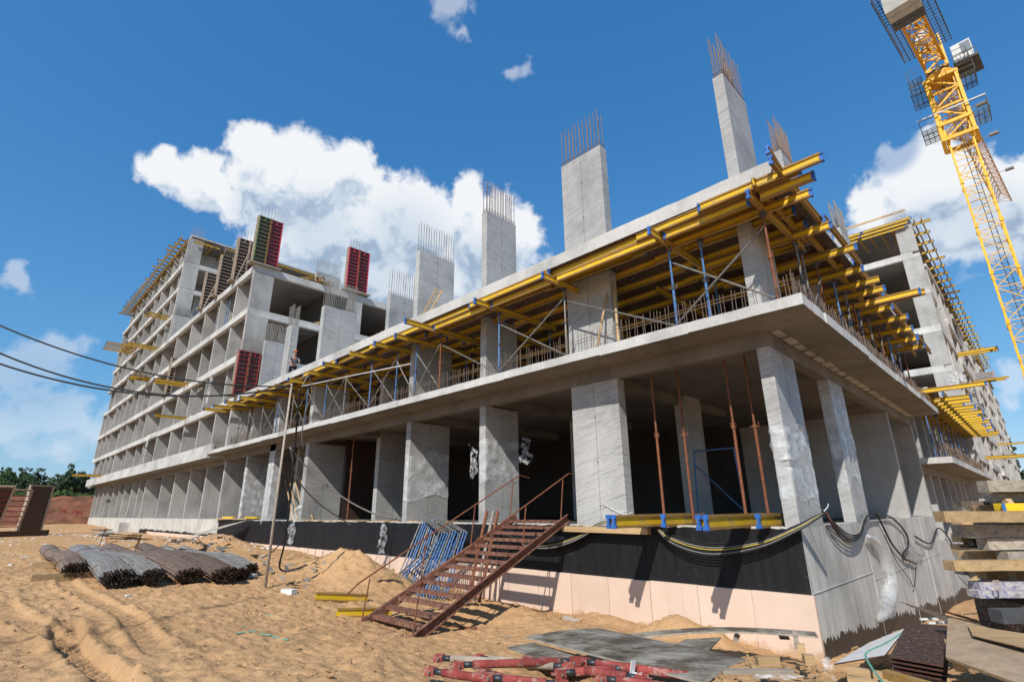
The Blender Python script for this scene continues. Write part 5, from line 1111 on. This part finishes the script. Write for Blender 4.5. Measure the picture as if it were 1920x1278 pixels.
sheet('white_edge_panel', [gp(1565, 1246, -1.86), gp(1660, 1230, -1.80), gp(1700, 1178, -2.0), gp(1630, 1206, -2.1)], .02, 'white_scrap', 'white faced panel wedged between the brown stack and the building wall', 'panel', 'ply_edge')
for i, (u0, v0, u1, v1, z, lab) in enumerate(((1590,1255,1665,1268,-1.72,'pale squared timber under the white faced panel'),(1660,1262,1790,1300,-1.60,'yellowish bearer timber under the brown panel stack'),(1590,1275,1680,1288,-1.68,'splintered board end in the lower right foreground'),(1780,1205,1800,1250,-1.36,'wood block under the tan plywood sheet'))):
    tag(MB().bar(gp(u0, v0, z), gp(u1, v1, z), .10, .09).build('squared_timber', 'timber' if i != 1 else 'beam_flange'), lab, 'timber')
mb = MB(); pts = spline([gp(1700,1180,-1.5), gp(1660,1205,-1.55), gp(1625,1222,-1.6), gp(1628,1240,-1.62), gp(1645,1265,-1.6), gp(1665,1290,-1.55)]); 
for a, b in zip(pts[:-1], pts[1:]): mb.bar(a, b+(b-a)*.1, .028, .004)
tag(mb.build('packing_strap', 'green_strap'), 'pale green packing strap curling beside the brown panel stack', 'strap')
for i in range(7):
    a = gp(1690+i*9, 1128+i*4, -1.6); b = gp(1930, 1185+i*3, -1.3); cable(spline([a, tuple((Vector(a)+Vector(b))/2-Vector((0, 0, .05))), b]), .010, 'rebar_steel' if i % 2 else 'old_timber', f'thin bent rod lying across the rubble beyond the brown stack, {nth(i)} from the left', 'rod', 'rods across the rubble')
cable(spline([gp(1770,1145,-1.45), gp(1850,1168,-1.35), gp(1960,1188,-1.25)]), .022, 'rust_steel', 'thick rusty pipe lying behind the tan plywood sheet', 'pipe')
for i, (u, v, w) in enumerate(((1725,1160,.5),(1740,1167,.5),(1800,1150,.35),(1830,1140,.5),(1850,1150,.3))): tag(MB().bar(gp(u, v, -1.7), tuple(Vector(gp(u, v, -1.7))+Vector((w*.7, w*.5, .02))), .05, .03).build('batten', 'white_scrap' if i < 2 else 'timber'), f'thin batten on the rubble beyond the brown panel stack, {nth(i)} from the left', 'batten')
mb = MB()
for i in range(150):
    u, v = (ru(1230, 1560), ru(1190, 1270)) if i < 80 else (ru(1580, 1850), ru(1120, 1200)); p_ = Vector(gp(u, v, -1.85)); g = gz(p_.x, p_.y); a = ru(0, 3.14); d = Vector((math.cos(a), math.sin(a), ru(-.15, .2)))*ru(.03, .16); mb.bar(Vector((p_.x, p_.y, g+.03))-d, Vector((p_.x, p_.y, g+.05))+d, ru(.015, .06), ru(.01, .03))
tag(mb.build('wood_scraps', 'timber'), 'splinters and wood scraps littering the sand by the near building corner', 'wood scraps', None, 'stuff')
# timber stack at the right edge
def at(u, v, d): return Vector(CAM + (Fv + Rv*(u-960)/FPX - Uv*(v-639)/FPX)*d)
TS = [(1853,901,922,5.6,'old_timber','grey weathered timber on top of the stack at the right edge','timber_balk'),(1866,925,940,5.7,'old_timber','pale timber second from the top of the stack at the right edge','timber_balk'),(1838,946,960,5.9,'timber','short reddish timber end in the upper stack at the right edge','timber_balk'),(1886,943,957,5.3,'yellow_beam','yellow beam end with a blue tip in the stack at the right edge','timber_balk'),(1771,958,978,5.2,'timber','long yellowish timber reaching farthest left from the stack','timber_balk'),(1805,984,1006,5.3,'old_timber','grey cracked timber below the long yellowish one in the stack','timber_balk'),(1853,1009,1030,5.3,'old_timber','knotty timber in the middle of the stack at the right edge','timber_balk'),(1815,1033,1048,5.6,'timber','timber lying deep in the stack at the right edge','timber_balk'),(1892,1035,1056,5.2,'old_timber','broken white flecked timber low in the stack at the right edge','timber_balk'),(1790,1052,1070,5.0,'timber','long pale timber lying lowest under the stack at the right edge','timber_balk'),(1838,1092,1106,5.0,'blue_paint','blue and white flaked panel under the timber stack','painted_panel'),(1836,1108,1120,4.9,'blue_paint','lower blue and white flaked panel under the timber stack','painted_panel'),(1880,1145,1168,4.6,'dark_steel','black box beam with a white face under the timber stack','box_beam')]
for i in range(24):
    v_ = 900+i*7.6+ru(-2, 2); TS.append((ru(1800, 1870)+(55 if i < 5 else 0), v_, v_+ru(14, 20), 5.75+ru(0, .35), ['old_timber', 'timber', 'dirty_board'][i % 3], f'weathered timber deep in the stack at the right edge, {nth(i)} from the top', 'timber_balk'))
for i, (u, va, vb, d, mt, lab, nm) in enumerate(TS):
    d *= 1.42
    a = at(u, (va+vb)/2, d); h = (vb-va)/FPX*d*.98; dr = Vector((.72+ru(-.05, .05), .69, ru(-.01, .01))) if u < 1880 else Vector((.70, .71, 0)); b = a + dr.normalized()*3.0
    back = Vector((-.70, .71, 0)); w = .2
    mb = MB(); n = 10; K = []
    for j in range(n+1):
        c = a.lerp(b, j/n); K.append([c+Vector((0, 0, -h/2+ru(-.004, .004)*(1 if mt != 'yellow_beam' else 0))), c+Vector((0, 0, h/2+ru(-.005, .005))), c+back*w+Vector((0, 0, h/2)), c+back*w+Vector((0, 0, -h/2))])
    vs = [p for k_ in K for p in k_]; fs = []
    for j in range(n): fs += [(4*j+q, 4*j+(q+1) % 4, 4*j+4+(q+1) % 4, 4*j+4+q) for q in range(4)]
    fs += [(3, 2, 1, 0), (4*n, 4*n+1, 4*n+2, 4*n+3)]; o = mb.add([p-a for p in vs], fs).build(nm, mt); o.location = a; tag(o, lab, 'timber' if nm == 'timber_balk' else 'panel', 'timbers stacked at the right edge' if nm == 'timber_balk' else None)
    if mt == 'yellow_beam': MB().box(-.035, .0, -.07, .07, -h/2-.002, h/2+.002).build('end_cap', 'blue_cap', o)
for i, (u, v) in enumerate(((1862, 992), (1896, 942), (1870, 1020), (1900, 1030), (1860, 1050), (1905, 1075), (1830, 1070))):
    a = at(u, v, 7.9); tag(MB().bar(a+Vector((-.05, .05, -.35)) if i > 4 else a+Vector((0, 0, -.10)), a+Vector((-.05, .05, .04)), .09, .09).build('spacer_block', 'timber'), f'spacer block in the timber stack at the right edge, {nth(i)} from the top', 'wood block', 'spacer blocks of the timber stack')
a = at(1880, 1120, 7.2); tag(MB().bar(a+Vector((-.1, .2, -.55)), a+Vector((1.2, 1.4, -.55)), .8, 1.0).build('rubble_crate', 'ply_face'), 'dark crate carrying the timber stack at the right edge', 'crate')
a = at(1862, 1088, 6.9); mb = MB()
for p_, q_ in (((0, 0, 0), (.05, .05, 0)), ((0, 0, 0), (0, 0, -.09)), ((.05, .05, 0), (.05, .05, -.09)), ((0, 0, -.09), (.025, .025, -.12)), ((.05, .05, -.09), (.025, .025, -.12))): mb.bar(a+Vector(p_), a+Vector(q_), .014)
tag(mb.build('wire_buckle', 'tan_frame'), 'small tan buckle hanging on the blue flaked panel', 'buckle')

# ------------------------------------------------------------------ worker on the roof deck
def skin(name, J, E_, mat, parent, lvl=2):
    me = bpy.data.meshes.new(name); me.from_pydata([j[:3] for j in J], E_, []); o = inst(name, me, parent); me.materials.append(M[mat])
    s = o.modifiers.new('skin', 'SKIN'); s.use_smooth_shade = True
    for i, j in enumerate(J): me.skin_vertices[0].data[i].radius = (j[3], j[4] if len(j) > 4 else j[3])
    me.skin_vertices[0].data[0].use_root = True
    o.modifiers.new('sub', 'SUBSURF').levels = lvl; o.modifiers['sub'].render_levels = lvl; return o
wk = thing('person', 'worker in orange red helmet, patterned shirt and dark trousers stooping on the roof deck edge', 'person', (-25.6, -.3, ZD))
wk.rotation_euler = (0, 0, R(75)); 
# local: facing -y (forward), body stooped
skin('body', [(0,0,.92,.13,.11),(0,-.06,1.10,.135,.10),(0,-.17,1.30,.165,.11),(0,-.22,1.40,.11,.09),(0,-.27,1.47,.055),(0,-.32,1.58,.085,.10),(0,-.34,1.66,.08,.09),
  (.19,-.19,1.36,.055),(.27,-.33,1.14,.045),(.22,-.56,1.02,.035),(.20,-.62,1.00,.038),(-.19,-.19,1.36,.055),(-.27,-.33,1.14,.045),(-.20,-.55,1.00,.035),(-.18,-.61,.98,.038),
  (.11,.02,.86,.095),(.14,-.16,.50,.068),(.13,.02,.10,.048),(.13,-.14,.05,.04),(-.11,.02,.86,.095),(-.15,-.02,.48,.068),(-.15,.14,.10,.048),(-.15,-.03,.05,.04)],
  [(0,1),(1,2),(2,3),(3,4),(4,5),(5,6),(2,7),(7,8),(8,9),(9,10),(2,11),(11,12),(12,13),(13,14),(0,15),(15,16),(16,17),(17,18),(0,19),(19,20),(20,21),(21,22)], 'skin', wk)
skin('shirt', [(0,-.02,.98,.15,.125),(0,-.06,1.10,.15,.115),(0,-.17,1.30,.185,.125),(0,-.21,1.39,.12,.10),(.19,-.19,1.36,.072),(.26,-.30,1.18,.062),(-.19,-.19,1.36,.072),(-.26,-.30,1.18,.062)], [(0,1),(1,2),(2,3),(2,4),(4,5),(2,6),(6,7)], 'shirt', wk)
skin('trousers', [(0,0,.96,.145,.125),(.11,.02,.84,.115),(.14,-.16,.50,.088),(.13,.02,.12,.072),(-.11,.02,.84,.115),(-.15,-.02,.48,.088),(-.15,.14,.12,.072)], [(0,1),(1,2),(2,3),(0,4),(4,5),(5,6)], 'trousers', wk)
mb = MB(); c = Vector((0, -.335, 1.66)); rows_ = []
for i in range(6):
    ph = i/5*math.pi/2
    rows_ += [c+Vector((.115*math.cos(ph)*math.cos(t), .135*math.cos(ph)*math.sin(t), .125*math.sin(ph)+.01)) for t in [j*math.pi/6 for j in range(12)]]
mb.add(rows_, [(i*12+j, i*12+(j+1) % 12, (i+1)*12+(j+1) % 12, (i+1)*12+j) for i in range(5) for j in range(12)]); mb.box(-.07, .07, -.52, -.43, 1.66, 1.675); mb.build('helmet', 'helmet', wk, True)
for sgn in (-1, 1): skin('hand', [(.19*sgn,-.62,.99,.03,.018),(.185*sgn,-.70,.97,.012),(.20*sgn,-.71,.95,.010),(.165*sgn,-.69,.955,.010),(.21*sgn,-.69,.965,.010),(.15*sgn,-.645,.985,.010)], [(0,1),(0,2),(0,3),(0,4),(0,5)], 'skin', wk, 1)
MB().box(-.02, .02, -.02, .02, 0, .01).build('face', 'skin', wk).location = (0, -.43, 1.57)
# wooden ladder on the deck
t = thing('wooden_ladder', 'short wooden ladder leaning on the narrow roof column', 'ladder', (-13.2, .2, ZD))
for s in (0, 1): MB().bar((s*.42-.1, -.6, 0), (s*.42, .35, 2.1-s*.25), .09, .05).build('rail', 'timber', t)
for i in range(4): MB().bar((-.1+i*.02, -.6+.26*i+.1, .3+.5*i), (.34+i*.02, -.6+.26*i+.1, .28+.5*i), .05, .03).build('rung', 'timber', t)

# ------------------------------------------------------------------ tower crane
DC = 50; CB = Vector(CAM + (Fv + Rv*(1753-960)/FPX - Uv*(132-639)/FPX)*DC); cx, cy, zj = CB.x+.15, CB.y, CB.z
cr_ = thing('tower_crane', 'yellow tower crane with a lattice mast, counterweights and small white cab', 'crane', (cx, cy, -3))
IC = Matrix.Translation((-cx, -cy, 3))
def CP_(o): o.matrix_local = IC; return o
hw_ = .82
def lattice(mb, hw, z0, z1, st, r=.05, rr=.028):
    n = max(1, int(round((z1-z0)/st))); cs = [(cx-hw, cy-hw), (cx+hw, cy-hw), (cx+hw, cy+hw), (cx-hw, cy+hw)]
    for c in cs: mb.bar((c[0], c[1], z0), (c[0], c[1], z1), r*2)
    for i in range(n):
        a = z0+(z1-z0)*i/n; b = z0+(z1-z0)*(i+1)/n
        for j in range(4):
            p, q = cs[j], cs[(j+1) % 4]; m_ = ((p[0]+q[0])/2, (p[1]+q[1])/2)
            mb.bar((*p, a), (*q, a), rr*2)
            if i % 2 == j % 2: mb.bar((*p, a), (*q, b), rr*2)
            else: mb.bar((*q, a), (*p, b), rr*2)
    return mb
zc0, zc1 = zj-8.2, zj-1.6
for i in range(8):
    z0 = -3+(zc0+3)*i/8; z1 = -3+(zc0+3)*(i+1)/8-.06; m_ = lattice(MB(), hw_, z0, z1, 1.3, .072, .026)
    for c in ((-1,-1),(1,-1),(1,1),(-1,1)): m_.box(cx+c[0]*hw_-.13, cx+c[0]*hw_+.13, cy+c[1]*hw_-.13, cy+c[1]*hw_+.13, z1-.25, z1+.05)
    CP_(m_.build('mast_section', 'crane_yellow', cr_))
mb = MB(); mb.tube([(cx+.35, cy, -3), (cx+.35, cy, zj-2)], .03, 5); mb.tube([(cx+.0, cy, -3), (cx+.0, cy, zj-2)], .03, 5)
for i in range(120): mb.bar((cx, cy, -2.6+i*.36), (cx+.35, cy, -2.6+i*.36), .025)
CP_(mb.build('ladder', 'dark_steel', cr_))
CP_(lattice(MB(), 1.12, zc0-.2, zc1, 1.65, .12, .055).build('climbing_frame', 'crane_yellow', cr_)); 
for z in (zc0-.1, zc0+1.5, zc1-.1):
    mb = MB()
    for (a, b) in (((-1.2,-1.2),(1.2,-1.2)),((1.2,-1.2),(1.2,1.2)),((1.2,1.2),(-1.2,1.2)),((-1.2,1.2),(-1.2,-1.2))): mb.bar((cx+a[0], cy+a[1], z), (cx+b[0], cy+b[1], z), .22, .3)
    CP_(mb.build('collar_frame', 'crane_yellow', cr_))
CP_(lattice(MB(), .9, zc0, zc1+.3, 1.65, .08, .03).build('mast_section', 'crane_yellow', cr_))
def platform(z, ext, nm='platform'):
    for sx in (-1, 1):
        mb = MB(); x0 = cx+sx*1.25; x1 = cx+sx*(1.25+ext)
        for i in range(9): mb.bar((x0, cy-1.3+i*.33, z), (x1, cy-1.3+i*.33, z), .06, .05)
        for i in range(4): mb.bar((x0+(x1-x0)*i/3, cy-1.35, z), (x0+(x1-x0)*i/3, cy+1.4, z), .05, .05)
        for zz in (.55, 1.1): mb.bar((x1, cy-1.35, z+zz), (x1, cy+1.4, z+zz), .04); mb.bar((x0, cy-1.35, z+zz), (x1, cy-1.35, z+zz), .04); mb.bar((x0, cy+1.4, z+zz), (x1, cy+1.4, z+zz), .04)
        for i in range(4): mb.bar((x1, cy-1.35+i*.9, z), (x1, cy-1.35+i*.9, z+1.1), .035)
        CP_(mb.build(nm, 'dark_steel', cr_))
platform(zc0+1.5, 1.15); platform(zc1-1.0, 1.1); platform(zj-.9, 1.0)
CP_(MB().bar((cx-2.5, cy-1.5, zc0+2.65), (cx+2.4, cy-1.5, zc0+2.65), .09).build('rail', 'white_paint', cr_))
CP_(MB().tube([(cx, cy, zj-1.5), (cx, cy, zj-.9)], 1.15, 20).build('slewing_ring', 'crane_shade', cr_)); CP_(MB().tube([(cx, cy, zj-.9), (cx, cy, zj-.5)], .95, 20).build('slewing_ring', 'dark_steel', cr_))
JD = Vector((0.088, .996, 0)); JS = Vector((JD.y, -JD.x, 0)); top_ = Vector((cx, cy, zj))
def jib(L0, L1, w, h, n, r, rr, tri=True):
    mb = MB(); A_ = [top_+JD*L0-JS*w/2, top_+JD*L0+JS*w/2]; B_ = [top_+JD*L1-JS*w/2, top_+JD*L1+JS*w/2]; T0 = top_+JD*L0+Vector((0, 0, h)); T1 = top_+JD*L1+Vector((0, 0, h))
    for a, b in zip(A_, B_): mb.bar(a, b, r*2)
    mb.bar(T0, T1, r*2)
    for i in range(n):
        s, s2, sm = i/n, (i+1)/n, (i+.5)/n; a0, a1 = A_[0].lerp(B_[0], s), A_[1].lerp(B_[1], s); b0, b1 = A_[0].lerp(B_[0], s2), A_[1].lerp(B_[1], s2); tm = T0.lerp(T1, sm)
        for p_, q_ in ((a0, a1), (a0, b1), (a0, tm), (a1, tm), (tm, b0), (tm, b1)): mb.bar(p_, q_, rr*2)
    return mb
CP_(jib(1.2, 36, 1.5, 1.5, 24, .07, .03).build('jib', 'crane_jib_shade', cr_))
CP_(jib(-11.8, -1.0, 1.5, 1.4, 8, .11, .045).build('counter_jib', 'crane_shade', cr_)); CP_(lattice(MB(), .8, zj-.5, zj+3.2, 1.3, .09, .045).build('tower_head', 'crane_yellow', cr_))
m2 = Matrix((JS, JD, (0, 0, 1))).transposed().to_4x4(); m2.translation = top_
def jbox(mb, x0, x1, y0, y1, z0, z1):
    b = MB().box(x0, x1, y0, y1, z0, z1); return mb.add([m2 @ Vector(v) for v in b.v], b.f)
for i, (y0, y1, z0) in enumerate(((-12.9, -12.2, -1.9), (-12.15, -11.45, -1.9), (-11.4, -10.7, -1.9), (-10.65, -10.0, -1.9))):
    mb = MB(); jbox(mb, -1.1, 1.1, y0, y1, z0+(0 if i < 2 else .25), 1.0); CP_(mb.build('counterweight', 'ballast' if i < 2 else 'dark_steel', cr_))
mb = MB(); jbox(mb, -.55, .55, -9.7, -8.3, -.12, .05); CP_(mb.build('winch_base', 'dark_steel', cr_)); mb = MB(); jbox(mb, -.45, .3, -5.2, -4.0, .15, .9); CP_(mb.build('electric_box', 'white_paint', cr_))
mb = MB()
for sx in (-1, 1):
    for i in range(22): y = -12.9+i*.45; jbox(mb, sx*.95, sx*1.75, y, y+.05, -.03, .03)
    for x_ in (.95, 1.35, 1.75): jbox(mb, sx*x_-.03, sx*x_+.03, -12.9, -3.2, -.05, .05)
    for zz in (.55, 1.1): jbox(mb, sx*1.75-.02, sx*1.75+.02, -12.9, -3.2, zz-.02, zz+.02)
    for i in range(9): jbox(mb, sx*1.75-.02, sx*1.75+.02, -12.9+i*1.17, -12.86+i*1.17, 0, 1.1)
CP_(mb.build('walkway', 'dark_steel', cr_))
t2 = MB(); jbox(t2, 1.35, 2.75, -.5, 1.6, -.9, 1.25); cab = CP_(t2.build('cab', 'white_paint', cr_)); t3 = MB(); jbox(t3, 2.0, 2.7, -.53, -.49, -.05, 1.1); jbox(t3, 2.74, 2.78, -.2, 1.5, -.1, 1.1); t3.build('window', 'cab_glass', cab)
mb = MB(); jbox(mb, 1.2, 3.0, -1.0, 1.7, -1.15, -.92); jbox(mb, 1.2, 3.0, -1.02, -.98, -.35, -.28)
for i in range(7): jbox(mb, 1.25+i*.28, 1.29+i*.28, -1.02, -.98, -1.1, -.3)
mb.build('cab_platform', 'dark_steel', cab); 
for i, y in enumerate((9, 16, 26)): mb = MB(); jbox(mb, 1.4, 2.2, y, y+.5, -.1, .12); jbox(mb, .7, 1.4, y+.2, y+.26, 0, .05); CP_(mb.build('floodlight', 'grey_steel', cr_))

# ------------------------------------------------------------------ trees
def crown(n, rx, ry, h, z0, leaf, cl, seed, cone=False):
    rnd = random.Random(seed); mb = MB()
    for c in range(cl):
        if cone:
            t = rnd.random(); rr = (1-t)**.9*rx*rnd.uniform(.35, 1); a = rnd.uniform(0, 6.28); C_ = Vector((rr*math.cos(a), rr*math.sin(a), z0+t*h)); R_ = leaf*2.2*(1.2-t)
        else:
            a = rnd.uniform(0, 6.28); ph = math.asin(rnd.uniform(-.75, 1)); q = rnd.uniform(.45, 1.0); C_ = Vector((rx*q*math.cos(ph)*math.cos(a), ry*q*math.cos(ph)*math.sin(a), z0+h/2+h/2*q*math.sin(ph))); R_ = rnd.uniform(.16, .30)*rx
        for i in range(n):
            d = Vector((rnd.gauss(0, 1), rnd.gauss(0, 1), rnd.gauss(0, .8))); d = d.normalized()*R_*rnd.uniform(.5, 1.08); p = C_+d; nn = (d.normalized()+Vector((rnd.uniform(-.7, .7), rnd.uniform(-.7, .7), rnd.uniform(-.3, .9)))).normalized()
            u = nn.orthogonal().normalized(); v = nn.cross(u); s = leaf*rnd.uniform(.5, 1.1); mb.add([p-u*s, p-v*s*.6, p+u*s, p+v*s*.6], [(0, 1, 2, 3)])
    return mb
def trunk(h, r, n=5):
    mb = MB(); mb.tube([(0, 0, -.5), (.05*h*.1, 0, h*.5), (0, 0, h)], [r, r*.7, r*.25], 7)
    for i in range(n):
        a = i*2.4; z = h*(.4+.1*i); mb.tube([(0, 0, z), (math.cos(a)*h*.22, math.sin(a)*h*.22, z+h*.18)], [r*.4, r*.1], 5)
    return mb
PROT = []
for i, (mt, rx, h, z0, lf, cl) in enumerate((('leaf_dark', 4.2, 11, 4, .42, 46), ('leaf_dark', 3.6, 12.5, 4, .42, 44), ('needle', 3.0, 15, 2.5, .4, 60), ('leaf_light', 3.4, 8, 1.2, .38, 36))):
    a = crown(42, rx, rx*.95, h, z0, lf, cl, 50+i, mt == 'needle'); b = trunk(z0+h*.6, .28)
    ma = bpy.data.meshes.new('crown'); ma.from_pydata(a.v, [], a.f); ma.materials.append(M[mt]); mb2 = bpy.data.meshes.new('trunk'); mb2.from_pydata(b.v, [], b.f); mb2.materials.append(M['bark']); PROT.append((ma, mb2))
KN = ['round dark green tree', 'tall dark green tree', 'pointed dark conifer', 'bright green young tree']
TT = []
for i in range(52):
    u = -80+i*5.8+ru(-3, 3); d = ru(165, 205); TT.append((u, d, [0, 1, 0, 1, 2, 0, 1][i % 7], ru(.42, .60)))
TT.sort()
for i, (u, d, k_, s) in enumerate(TT):
    p = at(u, 950, 1); v = (p-Vector(CAM)); v.z = 0; v.normalize(); q = Vector(CAM)+v*d
    t = thing('pine_tree' if k_ == 2 else 'tree', f'{KN[k_]} in the wood behind the red earth bank, {nth(i)} from the left', 'tree', (q.x, q.y, 2.0), 'trees behind the earth bank', ru(0, 6)); t.scale = (s, s, s*ru(.9, 1.15))
    inst('trunk', PROT[k_][1], t); inst('crown', PROT[k_][0], t)
for i in range(16):
    u = 30+i*9+ru(-3, 3); p = at(u, 950, 1); v = (p-Vector(CAM)); v.z = 0; v.normalize(); q = Vector(CAM)+v*ru(138, 150); s = ru(.26, .42)
    t = thing('bush', f'bright green bush growing on the crest of the red earth bank, {nth(i)} from the left', 'bush', (q.x, q.y, 2.6), 'bushes on the earth bank', ru(0, 6)); t.scale = (s*1.2, s*1.2, s*.8)
    inst('trunk', PROT[3][1], t); inst('crown', PROT[3][0], t)
for i, (x, y, z, s) in enumerate(((-.3, 158, -1, 1.0), (2.6, 175, -1, .62), (5.2, 180, -1, .5))):
    t = thing('pine_tree', ('tall conifer just right of the far end of the right tower', 'smaller conifer beyond the timber stack at the right edge', 'low conifer at the right edge beyond the timber stack')[i], 'tree', (x, y, z)); t.scale = (s, s, s); inst('trunk', PROT[2][1], t); inst('crown', PROT[2][0], t)
